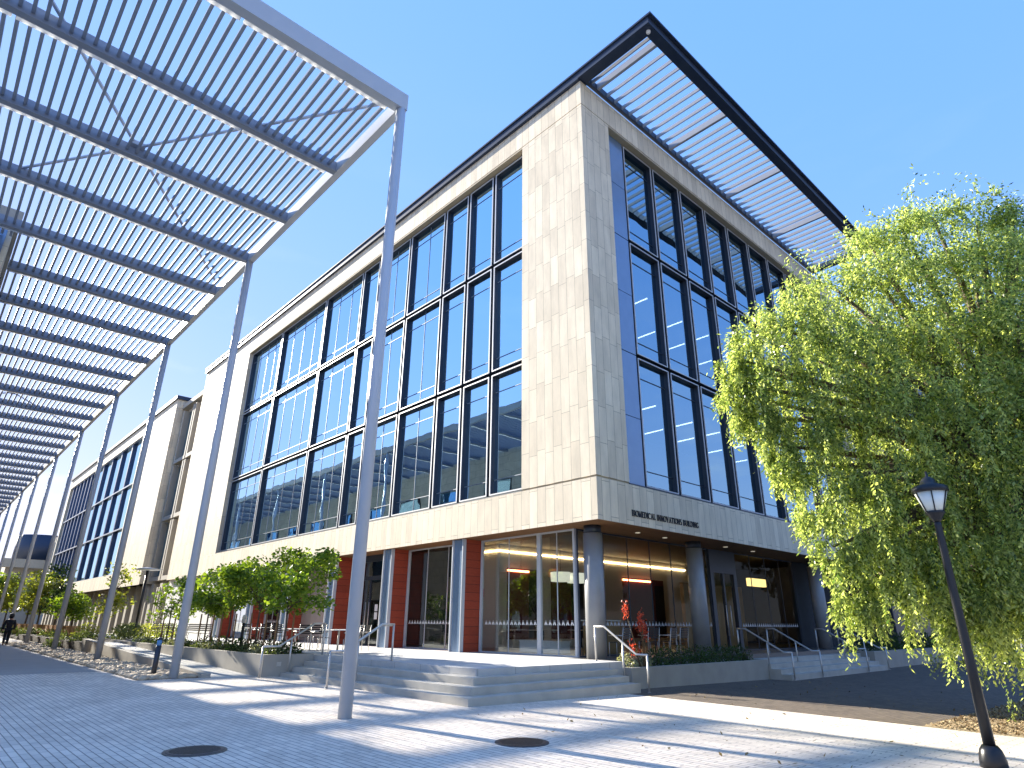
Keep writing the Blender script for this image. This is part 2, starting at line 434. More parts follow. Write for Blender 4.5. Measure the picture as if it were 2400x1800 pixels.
# stone skin
MB().box(XF, XF + .4, YF + .4, 57.4, 4.66, 6.0).box(XF, XE, YF, YF + .4, 4.66, 6.0).build('stone_band', M['stone'], bld)
MB().box(XF, XF + .6, YF + .0, 16.0, 6.06, 21.33).box(XF + .6, 16.92, YF, YF + .6, 6.06, 21.33).build('corner_pier', M['stone'], bld)
MB().box(XF + .03, XF + .55, YF + .03, 16.0, 6.0, 6.06).box(XF + .55, 16.92, YF + .03, YF + .55, 6.0, 6.06).box(XF + .03, XF + .5, YF + .03, 57.3, 21.33, 21.37).box(XF + .5, XE, YF + .03, YF + .5, 21.33, 21.37).build('shadow_gap', M['stone_plain'], bld)
MB().box(XF, XF + .5, YF + .5, 57.4, 21.37, 22.55).box(XF, XE, YF, YF + .5, 21.37, 22.55).build('parapet', M['stone'], bld)
MB().box(XF, XF + .7, 46.95, 57.4, 6.0, 21.33).build('stone_pier', M['stone'], bld)
MB().box(38.2, XE, YF, YF + .6, 6.0, 21.33).build('stone_pier', M['stone'], bld)
# window reveals: head lining of the openings
MB().box(XF + .002, XF + .62, 16.0, 46.95, 21.255, 21.33).box(16.92, 38.2, YF + .002, YF + .62, 21.255, 21.33).build('lintel', M['stone_plain'], bld)
MB().box(XF + .01, XF + .62, 16.0, 46.95, 6.0, 6.05).box(16.92, 38.2, YF + .01, YF + .62, 6.0, 6.05).build('sill', M['slate'], bld)
# backing panels (dark) behind the window frames, with openings made by strips
BACK = -0.60
cols_left = [16.02, 18.12, 19.96, 21.85, 24.96, 28.06, 29.92, 34.6, 41.3, 46.93]
nm_left = [0, 0, 0, 1, 1, 0, 2, 3, 3]
rows = [(6.06, 11.16), (11.16, 16.29), (16.29, 21.25)]
cols_right = [18.15, 20.32, 22.54, 24.74, 26.95, 29.17, 31.4, 33.6, 35.8, 38.15]
def window(P, u0, u1, v0, v1, nm, gap=.085, dfront=-.26):
    mb = MB(); t = .055; db = -.66
    a0, a1, b0, b1 = u0 + gap, u1 - gap, v0 + gap, v1 - gap
    fbox(mb, P, a0, a0 + t, b0, b1, db, dfront); fbox(mb, P, a1 - t, a1, b0, b1, db, dfront)
    fbox(mb, P, a0 + t, a1 - t, b0, b0 + t, db, dfront); fbox(mb, P, a0 + t, a1 - t, b1 - t, b1, db, dfront)
    w = mb.build('window', M['slate'], bld)
    mb = MB(); e = .05 if P is P_left else .032; f0, f1 = dfront, dfront + .03
    fbox(mb, P, a0 - .004, a0 + e, b0, b1, f0, f1); fbox(mb, P, a1 - e, a1 + .004, b0, b1, f0, f1)
    fbox(mb, P, a0 + e, a1 - e, b0 - .004, b0 + e, f0, f1); fbox(mb, P, a0 + e, a1 - e, b1 - e, b1 + .004, f0, f1)
    mb.build('trim', M['trim'], w)
    mb = MB()
    pts = [P(a0 + t, b0 + t, -.43), P(a1 - t, b0 + t, -.43), P(a1 - t, b1 - t, -.43), P(a0 + t, b1 - t, -.43)]
    mb.face(pts); mb.build('pane', M['glass'], w)
    mb = MB()
    mm = M['slate'] if P is P_right else M['mull']
    for zz in (b0 + .62, b1 - .72):
        mb = MB() if nm == 0 else mb
        fbox(mb, P, a0 + t, a1 - t, zz - .014, zz + .014, -.429, -.409)
        if nm == 0: mb.build('mullion', mm, w)
    for i in range(nm):
        uu = a0 + (a1 - a0) * (i + 1) / (nm + 1)
        fbox(mb, P, uu - .008, uu + .008, b0 + t, b1 - t, -.428, -.408)
    if nm: mb.build('mullion', mm, w)
    return w
for ri, (v0, v1) in enumerate(rows):
    for i in range(len(cols_left) - 1):
        window(P_left, cols_left[i], cols_left[i + 1], v0, v1, nm_left[i])
    for i in range(len(cols_right) - 1):
        window(P_right, cols_right[i], cols_right[i + 1], v0, v1, 0)
mb = MB()
for P, cs in ((P_left, cols_left), (P_right, cols_right)):
    for c in cs[1:-1]: fbox(mb, P, c - .084, c + .084, 6.06, 21.164, BACK - .05, BACK + .08)
    for (v0, v1) in rows[1:]:
        for i in range(len(cs) - 1): fbox(mb, P, cs[i] + .085, cs[i + 1] - .085, v0 - .084, v0 + .084, BACK - .04, BACK + .10)
    fbox(mb, P, cs[0], cs[-1], 21.165, 21.25, BACK - .06, BACK + .06)
    fbox(mb, P, cs[0], cs[0] + .085, 6.06, 21.165, BACK - .06, BACK + .06); fbox(mb, P, cs[-1] - .085, cs[-1], 6.06, 21.165, BACK - .06, BACK + .06)
mb.build('curtain_wall_backing', M['slate'], bld)
mb = MB()
for z0, z1 in ((6.06, 8.6), (8.625, 11.14), (11.18, 13.7), (13.725, 16.27), (16.31, 18.8), (18.825, 21.25)):
    fbox(mb, P_right, 16.925, 18.17, z0, z1, -.55, -.27)
mb.build('blue_metal_panel', M['bluepanel'], bld)
# floors and rooms behind the glass
mb = MB()
for z in (5.3, 10.85, 15.9):
    mb.box(XF + .72, XE - .1, YF + .72, 56.9, z - .02, z + .3)
mb.build('floor_slab', M['ceil'], bld)
MB().box(XF + .41, XE, YF + .51, 57.2, 22.2, 22.45).box(XE, XE + .3, YF, 60, -.2, 22.5).box(XE + .31, 75, YF + .5, 60, 4.66, 22.4).box(XE + .31, 75, 14.7, 60, -.2, 4.65).build('roof', M['slate'], bld)  # far boxes: unseen solid block added past the end to stop sun leaking
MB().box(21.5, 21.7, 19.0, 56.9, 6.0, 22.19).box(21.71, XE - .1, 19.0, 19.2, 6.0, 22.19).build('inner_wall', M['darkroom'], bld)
def ceiling_tube(a, b):
    return MB().bar(a, b, .055, .04).build('ceiling_lamp', M['tube'], bld)
for zf in (10.2, 15.3):
    for i, x in enumerate((18.9, 21.2, 24.3, 26.6, 29.6, 32.5)):
        ceiling_tube((x, YF + 1.6, zf), (x, YF + 4.4, zf))
for y in (17.0, 18.7, 20.6, 23.0):
    ceiling_tube((16.8, y, 9.2), (18.2, y, 9.2))
for y in (31.0, 33.5, 37.0, 42.0):
    ceiling_tube((16.9, y, 14.6), (18.4, y, 14.6)); ceiling_tube((16.9, y, 19.7), (18.4, y, 19.7))
# roof edge fascia along the left facade
MB().box(15.06, XF + .4, YF, 57.5, 22.56, 22.90).box(15.0, XF + .4, 8.95, 57.5, 22.90, 22.98).build('roof_fascia', M['navy'], bld)
# louvred overhang beyond the right facade
ZO = 22.60
MB().box(15.06, 15.55, 9.05, YF, ZO, 22.899).box(15.55, 37.5, 9.05, 9.45, ZO, 22.899).box(15.001, 37.5, 8.90, 9.40, 22.905, 22.985).box(15.55, 37.5, YF - .16, YF, ZO, 22.899).box(37.1, 37.5, 9.45, YF - .16, ZO, 22.899).build('overhang_beam', M['navy'], bld)
big = [16.1 + 5.24 * k for k in range(4)] + [36.9]
x = 15.72; fins = []
mbb = MB()
for k, bx_ in enumerate(big[:4]):
    MB().box(bx_, bx_ + .13, 9.45, YF - .16, ZO + .02, ZO + .33).build('rafter', M['fin'], bld)
    fins += [bx_ + .13 + 5.11 * (j + 1) / 10 for j in range(9)]
fins = [15.74] + [f for f in fins if f < 36.9]
for f in fins:
    MB().hexa(((f, 9.45, ZO + .05), (f + .05, 9.45, ZO + .05), (f + .05, YF - .16, ZO + .05), (f, YF - .16, ZO + .05),
               (f, 9.45, ZO + .22), (f + .05, 9.45, ZO + .22), (f + .05, YF - .16, ZO + .22), (f, YF - .16, ZO + .22))).build('louvre_fin', M['fin'], bld)
MB().lathe(15.38, 9.28, [(.085, 22.60), (.085, 22.55), (.07, 22.50), (.03, 22.47)]).build('dome_camera', M['white'], bld)
# soffit over the recessed ground floor
MB().box(XF + .012, 16.35, YF + .012, 57.3, 4.655, 4.80).box(16.35, XE, YF + .012, 14.6, 4.655, 4.80).build('soffit', M['wood'], bld)
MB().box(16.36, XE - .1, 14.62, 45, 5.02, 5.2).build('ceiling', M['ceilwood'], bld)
mb = MB()
for (x, y) in ((18.5, 13.5), (20.3, 13.6), (24.5, 13.5), (26.8, 13.5)):
    MB().lathe(x, y, [(.09, 4.655), (.09, 4.63)], 12).build('downlight', M['downlight'], bld)
# round columns
for cx in (16.15, 22.2, 33.1):
    c = MB().lathe(cx, 13.6, [(.315, .55), (.315, 4.40)], 36).build('round_column', M['column'], bld)
    MB().lathe(cx, 13.6, [(.29, 4.401), (.29, 4.654)], 36).build('collar', M['slate'], c)
# red cedar return walls with grey steel fronts, every 5 m
for k in range(6):
    y = 19.40 + 5.03 * k
    w = MB().box(15.46, 16.38, y, y + .58, .62, 4.655).build('cedar_fin_wall', M['red'], bld)
    MB().box(15.36, 15.455, y + .03, y + .55, .62, 4.655).build('steel_front', M['bluepanel'], w)
    MB().box(15.30, 15.46, y - .05, y - .003, .62, 4.65).build('trim', M['trim'], w); MB().box(15.30, 15.46, y + .583, y + .63, .62, 4.65).build('trim', M['trim'], w)
# shopfront glazing on the left side
G0 = 16.25
def shop_left(y0, y1, nm, door=False):
    w = MB()
    w.box(G0 - .05, G0 + .05, y0, y0 + .09, .625, 4.654).box(G0 - .05, G0 + .05, y1 - .09, y1, .625, 4.654).box(G0 - .05, G0 + .05, y0 + .09, y1 - .09, .625, .66).box(G0 - .05, G0 + .05, y0 + .09, y1 - .09, 4.60, 4.654)
    f = w.build('shopfront', M['trim'], bld)
    MB().face([(G0, y0 + .09, .66), (G0, y1 - .09, .66), (G0, y1 - .09, 4.60), (G0, y0 + .09, 4.60)]).build('pane', M['shopglass'], f)
    for i in range(nm):
        u = y0 + (y1 - y0) * (i + 1) / (nm + 1)
        MB().box(G0 - .016, G0 + .016, u - .013, u + .013, .66, 4.60).build('mullion', M['trim'], f)
    mb = MB(); u = y0 + .15
    while u < y1 - .25:
        for s, o_ in ((1, 0), (-1, .10)):
            a = (G0 - .006, u + o_, 1.57); b = (G0 - .006, u + o_ + .05, 1.57)
            mb.face([a, b, (G0 - .006, u + o_ + .05 + s * .06, 1.72), (G0 - .006, u + o_ + s * .06, 1.72)])
        u += .20
    mb.build('frit_band', M['white'], f)
    return f
shop_left(14.45, 16.17, 1)
shop_left(16.17, 19.35, 1)
shop_left(20.03, 24.4, 2)
def doors_left(y0, y1):
    f = MB().box(G0 - .06, G0 + .06, y0, y0 + .12, .62, 4.65).box(G0 - .06, G0 + .06, y1 - .12, y1, .62, 4.65).box(G0 - .06, G0 + .06, y0 + .12, y1 - .12, 3.50, 3.68).box(G0 - .06, G0 + .06, y0 + .12, y1 - .12, 4.35, 4.65).box(G0 - .05, G0 + .05, (y0 + y1) / 2 - .05, (y0 + y1) / 2 + .05, .62, 3.5).build('door', M['slate'], bld)
    ym = (y0 + y1) / 2
    MB().face([(G0, y0 + .12, .7), (G0, y1 - .12, .7), (G0, y1 - .12, 4.35), (G0, y0 + .12, 4.35)]).build('pane', M['shopglass'], f)
    for ya in (ym - .15, ym + .15):
        MB().tube([(G0 - .12, ya, 1.1), (G0 - .12, ya, 2.5)], .018, 8).build('handle', M['steel'], f)
    MB().box(G0 - .012, G0 - .004, ym - .75, ym - .5, 1.75, 2.05).box(G0 - .012, G0 - .004, ym - .75, ym - .5, 2.1, 2.4).build('notice', M['white'], f)
    return f
shop_left(25.06, 26.3, 0); doors_left(26.3, 28.7); shop_left(28.7, 29.43, 0)
shop_left(30.1, 31.3, 0)
pd = MB().box(G0 - .04, G0 + .06, 31.3, 34.46, .62, 4.65).build('panel_door', simple('taupe_door', (0.30, 0.25, 0.22), 0.6, var=0.08), bld)
MB().box(G0 - .055, G0 - .042, 31.9, 33.3, .75, 3.5).build('door_leaf', simple('taupe_leaf', (0.36, 0.29, 0.26), 0.6, var=0.1), pd)
for k in (3, 4):
    y = 19.40 + 5.03 * k
    shop_left(y + .63, y + 4.97, 3)
# glazing on the right side, behind the columns
def shop_right(x0, x1, nm):
    Y0 = 14.45
    f = MB().box(x0, x0 + .05, Y0 - .03, Y0 + .03, .62, 4.654).box(x1 - .05, x1, Y0 - .03, Y0 + .03, .62, 4.654).box(x0 + .05, x1 - .05, Y0 - .03, Y0 + .03, .62, .66).box(x0 + .05, x1 - .05, Y0 - .03, Y0 + .03, 4.60, 4.654).build('shopfront', M['slate'], bld)
    MB().face([(x0 + .05, Y0, .66), (x1 - .05, Y0, .66), (x1 - .05, Y0, 4.60), (x0 + .05, Y0, 4.60)]).build('pane', M['shopglass'], f)
    for i in range(nm):
        u = x0 + (x1 - x0) * (i + 1) / (nm + 1)
        MB().box(u - .015, u + .015, Y0 - .016, Y0 + .016, .66, 4.60).build('mullion', M['slate'], f)
    mb = MB(); u = x0 + .2
    while u < x1 - .25:
        for s, o_ in ((1, 0), (-1, .10)):
            mb.face([(u + o_, Y0 - .006, 1.57), (u + o_ + .05, Y0 - .006, 1.57), (u + o_ + .05 + s * .06, Y0 - .006, 1.72), (u + o_ + s * .06, Y0 - .006, 1.72)])
        u += .20
    mb.build('frit_band', M['trim'], f)
shop_right(16.30, 24.6, 5)
f = MB().box(24.6, 24.85, 14.38, 14.55, .62, 4.65).box(26.5, 26.75, 14.38, 14.55, .62, 4.65).box(24.85, 26.5, 14.38, 14.55, 3.7, 4.65).box(25.62, 25.72, 14.4, 14.52, .62, 3.7).build('door', M['slate'], bld)
MB().face([(24.85, 14.46, .65), (26.5, 14.46, .65), (26.5, 14.46, 3.7), (24.85, 14.46, 3.7)]).build('pane', M['shopglass'], f)
for xa in (25.5, 25.85): MB().tube([(xa, 14.33, 1.2), (xa, 14.33, 2.4)], .018, 8).build('handle', M['steel'], f)
shop_right(26.75, 32.5, 3)
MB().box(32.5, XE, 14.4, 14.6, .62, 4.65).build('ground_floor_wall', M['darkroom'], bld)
# ground floor room
MB().box(19.42, XE - .1, 21.94, 22.2, .95, 5.01).box(19.42, 19.95, 21.94 - .001, 22.2, .62, .95).build('room_wall', M['plaster'], bld)
MB().box(19.42, 19.6, 22.2, 24.2, .62, 5.01).build('room_wall', M['plaster'], bld)
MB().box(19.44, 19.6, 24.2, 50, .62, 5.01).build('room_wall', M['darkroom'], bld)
MB().box(19.95, 35, 21.55, 21.935, .63, .95).build('wall_bench', M['plaster'], bld)
for (x0, x1, xs) in ((19.95, 22.22, 21.3), (22.8, 25.15, 23.3), (28.4, 32.2, 31.0)):
    n_ = MB().box(x0, x1, 21.925, 21.938, .96, 4.0).build('wall_niche', M['maroon'], bld)
    MB().box(x0 + .02, xs, 21.88, 21.924, 3.85, 3.93).build('light_strip', M['ledred'], n_)
    MB().box(x1 - .9, x1 - .02, 21.915, 21.9249, 1.0, 3.7).build('dark_panel', M['cloth'], n_)
MB().box(19.42, 34.6, 21.90, 21.935, 4.705, 4.74).box(19.38, 19.415, 21.94, 23.4, 4.705, 4.74).build('cove_light', M['led'], bld)
MB().box(33.0, 34.8, 17.0, 17.2, 3.6, 4.0).build('cove_light', emis('dim_led', (1.0, .7, .25), 0.3), bld)
MB().box(26.9, 32.4, 17.21, 17.4, .62, 3.5).build('wood_panelling', M['oak'], bld)
# ------------------------------------------------------------------ slot, tower and far wing on the left side
MB().box(16.3, 16.9, 57.4, 65.7, .6, 21.3).box(15.75, 16.9, 57.4, 65.7, 21.3, 21.75).build('slot_wall', M['precast'], bld)
for (y0, y1) in ((58.3, 61.0), (61.9, 64.6)):
    for (z0, z1) in ((.8, 4.3), (5.2, 10.0), (10.5, 15.4), (15.9, 20.9)):
        w = MB().box(15.75, 16.29, y0 - .3, y0, z0, z1).box(15.75, 16.29, y1, y1 + .3, z0, z1).box(15.75, 16.29, y0 - .3, y1 + .3, z0 - .35, z0 - .001).build('window', M['precast'], bld)
        MB().face([(16.28, y0, z0), (16.28, y1, z0), (16.28, y1, z1), (16.28, y0, z1)]).build('pane', M['glass'], w)
MB().box(XF, XF + 2.0, 65.7, 77.2, 4.62, 21.33).box(XF, XF + 2.0, 65.7, 77.2, 21.37, 22.25).box(XF, XF + .5, 77.2, 120, 4.62, 6.0).box(XF, XF + .5, 77.2, 120, 20.95, 22.25).box(XF, XF + .6, 119.4, 120, 6, 20.95).build('wing_stone', M['stone'], bld)
MB().box(15.02, XF + 2.05, 65.5, 120.1, 22.25, 22.6).build('roof_fascia', M['navy'], bld)
cols_w = [77.2, 82.1, 87.0, 91.9, 96.8, 101.7, 104.3, 106.9, 109.5, 112.1, 114.7, 117.3, 119.4]
for (v0, v1) in ((6.02, 10.85), (10.85, 15.65), (15.65, 20.95)):
    for i in range(len(cols_w) - 1):
        u0, u1 = cols_w[i], cols_w[i + 1]
        mb = MB()
        fbox(mb, P_left, u0, u0 + .45, v0 + .1, v1 - .1, -.45, -.16); fbox(mb, P_left, u0 + .45, u1, v0, v0 + .1, -.45, -.2); fbox(mb, P_left, u0 + .45, u1, v1 - .1, v1, -.45, -.2)
        w = mb.build('window', M['finblue'], bld)
        fbox(MB(), P_left, u0, u1, v0, v0 + .06, -.19, -.1).build('trim', M['trim'], w); fbox(MB(), P_left, u0, u1, v1 - .08, v1 - .02, -.19, -.1).build('trim', M['trim'], w)
        MB().face([P_left(u0 + .45, v0 + .1, -.4), P_left(u1, v0 + .1, -.4), P_left(u1, v1 - .1, -.4), P_left(u0 + .45, v1 - .1, -.4)]).build('pane', M['glass'], w)
MB().box(16.2, 40, 77.2, 120, 6.0, 6.2).box(16.2, 40, 57.4, 120, 22.0, 22.2).box(18, 18.2, 77.3, 119.9, 6.2, 22).box(16.9, 40, 119.7, 120, -.2, 22).box(16.4, 40, 57.25, 57.39, 5.1, 22).build('wing_core', M['darkroom'], bld)
MB().box(XF + .01, 16.3, 65.7, 120, 4.62, 4.7).build('soffit', M['stone_plain'], bld)
MB().box(16.3, 16.6, 65.7, 120, -.2, 4.61).build('ground_floor_wall', M['precast'], bld)
mb = MB(); y = 57.9
while y < 119:
    mb.box(15.80, 16.299, y, y + .75, .0, 4.6); y += 2.62
mb.build('fluted_rib', M['precast'], bld)
MB().box(15.42, 16.0, 46.2, 57.3, .62, 4.65).build('ground_floor_wall', M['white'], bld)

# lettering on the right side of the stone band: serif capitals cut as raised metal
sign = empty('building_sign', (16.93, YF, 4.95), 'black raised serif capitals reading BIOMEDICAL INNOVATIONS BUILDING on the stone band', 'sign')
T, S = .135, .06
def arc(cx, cy, rx, ry, a0, a1, n=10): return [(cx + rx * math.cos(R(a0 + (a1 - a0) * i / n)), cy + ry * math.sin(R(a0 + (a1 - a0) * i / n))) for i in range(n + 1)]
def ser(x, y, w=.3): return ([(x - w / 2, y), (x + w / 2, y)], S)
GL = {
 'I': (.34, [([(.17, 0), (.17, 1)], T), ser(.17, .035), ser(.17, .965)]),
 'B': (.70, [([(.17, 0), (.17, 1)], T), ser(.14, .035, .28), ser(.14, .965, .28), ([(.17, .96)] + arc(.36, .74, .22, .22, 90, -90) + [(.17, .52)], .10), ([(.17, .5)] + arc(.38, .27, .25, .235, 90, -90) + [(.17, .04)], .11)]),
 'O': (.88, [(arc(.44, .5, .36, .46, 0, 360, 20), .12)]),
 'M': (1.0, [([(.12, 0), (.16, 1)], S), ([(.16, 1), (.5, .05)], T), ([(.5, .05), (.84, 1)], S), ([(.86, 0), (.84, 1)], T), ser(.12, .035), ser(.86, .035), ser(.10, .965, .2), ser(.90, .965, .2)]),
 'E': (.66, [([(.17, 0), (.17, 1)], T), ([(.02, .965), (.58, .965)], S), ([(.02, .035), (.60, .035)], S), ([(.17, .51), (.45, .51)], S), ([(.56, .80), (.56, .97)], S), ([(.58, .03), (.58, .20)], S), ([(.45, .42), (.45, .60)], S)]),
 'D': (.86, [([(.17, 0), (.17, 1)], T), ser(.14, .035, .28), ser(.14, .965, .28), ([(.17, .96)] + arc(.38, .5, .38, .46, 90, -90, 14) + [(.17, .04)], .11)]),
 'C': (.80, [(arc(.44, .5, .36, .46, 48, 312, 16), .12), ([(.70, .72), (.70, .95)], S)]),
 'A': (.86, [([(.14, 0), (.43, 1)], S), ([(.43, 1), (.72, 0)], T), ([(.23, .33), (.62, .33)], S), ser(.14, .035), ser(.72, .035)]),
 'L': (.64, [([(.17, 0), (.17, 1)], T), ser(.17, .965), ([(.02, .035), (.58, .035)], S), ([(.57, .03), (.57, .24)], S)]),
 'N': (.88, [([(.14, 0), (.14, 1)], S), ([(.14, 1), (.74, 0)], T), ([(.74, 0), (.74, 1)], S), ser(.14, .035), ser(.08, .965, .2), ser(.74, .965)]),
 'V': (.86, [([(.14, 1), (.43, 0)], T), ([(.43, 0), (.72, 1)], S), ser(.14, .965), ser(.72, .965)]),
 'T': (.74, [([(.37, 0), (.37, 1)], T), ([(.04, .965), (.70, .965)], S), ([(.06, .78), (.06, .97)], S), ([(.68, .78), (.68, .97)], S), ser(.37, .035)]),
 'S': (.60, [(arc(.30, .74, .21, .22, 40, 270, 10) + arc(.30, .27, .22, .235, 90, -140, 10), .12)]),
 'U': (.86, [([(.18, 1), (.18, .35)], T), (arc(.44, .35, .26, .31, 180, 360, 10), .10), ([(.70, .35), (.70, 1)], S), ser(.18, .965), ser(.70, .965)]),
 'G': (.86, [(arc(.44, .5, .36, .46, 48, 330, 16), .12), ([(.70, .06), (.70, .42)], T * .8), ([(.56, .42), (.84, .42)], S), ([(.72, .72), (.72, .95)], S)]),
}
txt = "BIOMEDICAL INNOVATIONS BUILDING"
total = sum(.42 if c == ' ' else GL[c][0] + .06 for c in txt)
CH = .205; kx = 4.04 / total
xx = 16.93
for c in txt:
    if c == ' ':
        xx += .42 * kx; continue
    w, strokes = GL[c]
    mb = MB()
    for j, (pts, th) in enumerate(strokes):
        dp = .028 - .0012 * j
        for a, b in zip(pts[:-1], pts[1:]):
            a = Vector((a[0] * kx, a[1] * CH)); b = Vector((b[0] * kx, b[1] * CH))
            t = b - a
            if t.length < 1e-6: continue
            n_ = Vector((-t.y, t.x)).normalized() * th * .5 * (.5 * (kx + CH))
            q = [a - n_, b - n_, b + n_, a + n_]
            mb.hexa([(xx + p.x, YF - dp, 4.95 + p.y) for p in q] + [(xx + p.x, YF - .001, 4.95 + p.y) for p in q])
    mb.build('letter', M['letter'], sign)
    xx += (w + .06) * kx

# ------------------------------------------------------------------ terrace, steps, planters
TZ = .62
MB().box(10.14, 15.62, 12.19, 62, -.4, TZ).box(15.62, 16.3, 14.4, 62, -.4, TZ).build('terrace', M['slabs'], kind='structure', label='pale raised terrace between the steps and the shopfront')
MB().box(15.62, 16.3, 12.97, 14.4, -.4, TZ).box(16.3, 23.5, 12.97, 62, -.4, TZ).box(23.5, 33.4, 12.54, 62, -.4, TZ).box(33.4, 60, 13.2, 62, -.4, TZ).build('entrance_floor', M['floor'], kind='structure', label='dark floor inside the glass, its tone carried out under the overhang as painted shade')  # outdoor part: overhang shade is put into the darker floor colour
st = empty('entrance_steps', (9.06, 11.11, 0), 'L-shaped grey concrete steps wrapping the sunlit terrace corner', 'steps')
for i in range(3):
    a = .36 * i; e = .003 * i
    MB().box(9.06 + a, 14.93 - e, 11.11 + a, 20.24 - e, -.4, .155 * (i + 1)).build('step', M['step'], st)
MB().box(10.141, 14.92, 12.192, 12.193, 0, .1).build('riser', M['step'], st)
ss = empty('side_steps', (23.7, 11.1, -.2), 'grey concrete steps with four rails up to the shaded doors', 'steps')
for i in range(4):
    MB().box(23.72 + .003 * i, 33.38 - .003 * i, 11.1 + .36 * i, 12.9, -.5, -.16 + .156 * (i + 1)).build('step', M['step'], ss)
# planters
def planter(name, x0, x1, y0, y1, z1, t, label, soil=.08):
    r = empty(name, (x0, y0, 0), label, 'planter')
    MB().box(x0, x1, y0, y0 + t, -.4, z1).box(x0, x1, y1 - t, y1, -.4, z1).box(x0, x0 + t, y0 + t, y1 - t, -.4, z1).box(x1 - t, x1, y0 + t, y1 - t, -.4, z1).build('planter_wall', M['concrete'], r)
    MB().box(x0 + t, x1 - t, y0 + t, y1 - t, -.3, z1 - soil).build('soil', M['soil'], r)
    return r
pl = planter('concrete_planter', 8.48, 10.13, 20.28, 40.0, .66, .22, 'long pale concrete planter holding the bright green young trees')
MB().box(8.92, 9.06, 20.265, 20.279, .33, .45).build('wall_light', M['steel'], pl)
pr = planter('corner_planter', 15.62, 23.7, 11.9, 12.965, .46, .2, 'concrete planter with red flower stalks below the corner column')
MB().box(15.60, 15.619, 12.1, 12.24, .1, .26).build('wall_light', M['steel'], pr)
planter('shaded_planter', 33.42, 56, 11.6, 13.19, .55, .25, 'low shaded concrete planter beyond the side steps')
# ramp beside the planter with a low cheek wall
MB().hexa(((7.25, 20.7, -.3), (8.475, 20.7, -.3), (8.475, 38.5, -.3), (7.25, 38.5, -.3), (7.25, 20.7, .045), (8.475, 20.7, .045), (8.475, 38.5, .60), (7.25, 38.5, .60))).build('ramp', M['slabs'], kind='structure', label='pale concrete ramp rising between curb wall and planter')
cw = MB().hexa(((6.98, 20.95, -.3), (7.248, 20.95, -.3), (7.248, 38.6, -.3), (6.98, 38.6, -.3), (6.98, 20.95, .16), (7.248, 20.95, .16), (7.248, 38.6, .76), (6.98, 38.6, .76))).build('curb_wall', M['concrete'])
tag(cw, 'low sloping concrete cheek wall between cobbles and ramp', 'wall')
MB().box(7.0, 15.3, 40.01, 62, -.3, .585).box(7.0, 15.1, 62.01, 118, -.3, .35).box(7.0, 8.47, 38.61, 40.0, -.3, .584).build('garden_bed', M['soil'], kind='structure', label='planted garden soil between the walk and the far wing')

# handrails
def handrail(name, pts, posts, label, double=False):
    r = empty(name, (posts[0][0], posts[0][1], posts[0][2]), label, 'handrail', 'stainless handrails at the steps')
    MB().tube(pts, .030, 10).build('rail', M['steel'], r)
    for (x, y, z0, z1) in posts:
        MB().tube([(x, y, z0), (x, y, z1)], .027, 10).build('post', M['steel'], r)
        MB().tube([(x, y, z0), (x, y, z0 + .012)], .05, 10).build('base_plate', M['steel'], r)
    if double:
        MB().tube([Vector(p) + Vector((0, .12, -.03)) for p in pts], .02, 10).build('lower_rail', M['steel'], r)
    return r
def rail_x(y, label, x0=8.45, zb=.03, double=False):
    handrail('handrail', [(x0, y, .90), (8.86, y, .90), (9.95, y, 1.56), (10.34, y, 1.56)], [(x0, y, zb, .90), (9.25, y, .155, 1.13), (10.32, y, .62, 1.56)], label, double)
rail_x(16.05, 'handrail behind the thick front canopy pole, in the middle of the entrance steps', double=True)
rail_x(20.12, 'handrail rising beside the end of the long planter', x0=8.36)
handrail('handrail', [(15.2, 11.02, .84), (15.2, 11.4, .84), (15.2, 12.5, 1.55), (15.2, 12.86, 1.55)], [(15.2, 11.04, -.09, .84), (15.2, 11.85, .0, 1.13), (15.2, 12.84, .62, 1.55)], 'sunlit handrail beside the red flower stalks')
for xr, lb in ((23.8, 'shaded handrail at the planter end of the side steps'), (26.15, 'shaded handrail second from the flower planter'), (30.8, 'shaded handrail third from the flower planter'), (33.2, 'shaded handrail on the side steps farthest from the flower planter')):
    handrail('handrail', [(xr, 11.0, .72), (xr, 11.3, .72), (xr, 12.7, 1.5), (xr, 13.05, 1.5)], [(xr, 11.02, -.17, .72), (xr, 11.9, .2, 1.05), (xr, 13.02, .62, 1.5)], lb)

# ------------------------------------------------------------------ pergola canopy
cz = 14.0
pg = empty('pergola_canopy', (6.3, 11.3, 0), 'tall pale steel canopy of thin slats on slender poles along the walk', 'canopy')
YE = 11.25 + 3.353 * 33
MB().box(6.24, 6.44, 11.36, YE, cz, cz + .42).build('edge_beam', M['edgebeam'], pg)
MB().box(-2.9, 6.44, 11.10, 11.355, cz - .02, cz + .48).build('end_beam', M['canopy'], pg)
MB().box(-2.9, -2.7, 11.36, 25.6, cz, cz + .4).build('edge_beam', M['canopy'], pg)
for k in range(1, 34):
    y = 11.25 + 3.353 * k
    xl = -2.69 if y < 25.6 else -.22
    b = MB().box(xl, 6.239, y - .04, y + .04, cz + .03, cz + .36).box(xl, 6.239, y - .10, y + .10, cz - .02, cz + .029).build('cross_beam', M['crossbeam'], pg)
for k in range(0, 34):
    y = 11.25 + 3.353 * k
    mb = MB()
    for j in range(0 if y < 25.6 else 2, 7):
        mb.box(-2.6 + 1.24 * j, -2.6 + 1.24 * j + 1.16, y + .105, y + .235, cz - .01, cz + .05)
    mb.build('light_diffuser', M['diffuser'], pg)
i = 0
xs_ = 6.0
while xs_ > -2.6:
    MB().box(xs_ - .037, xs_ + .037, 11.36, YE if xs_ > -.2 else 25.6, cz + .13, cz + .22).build('slat', M['slat'], pg)
    xs_ -= .237
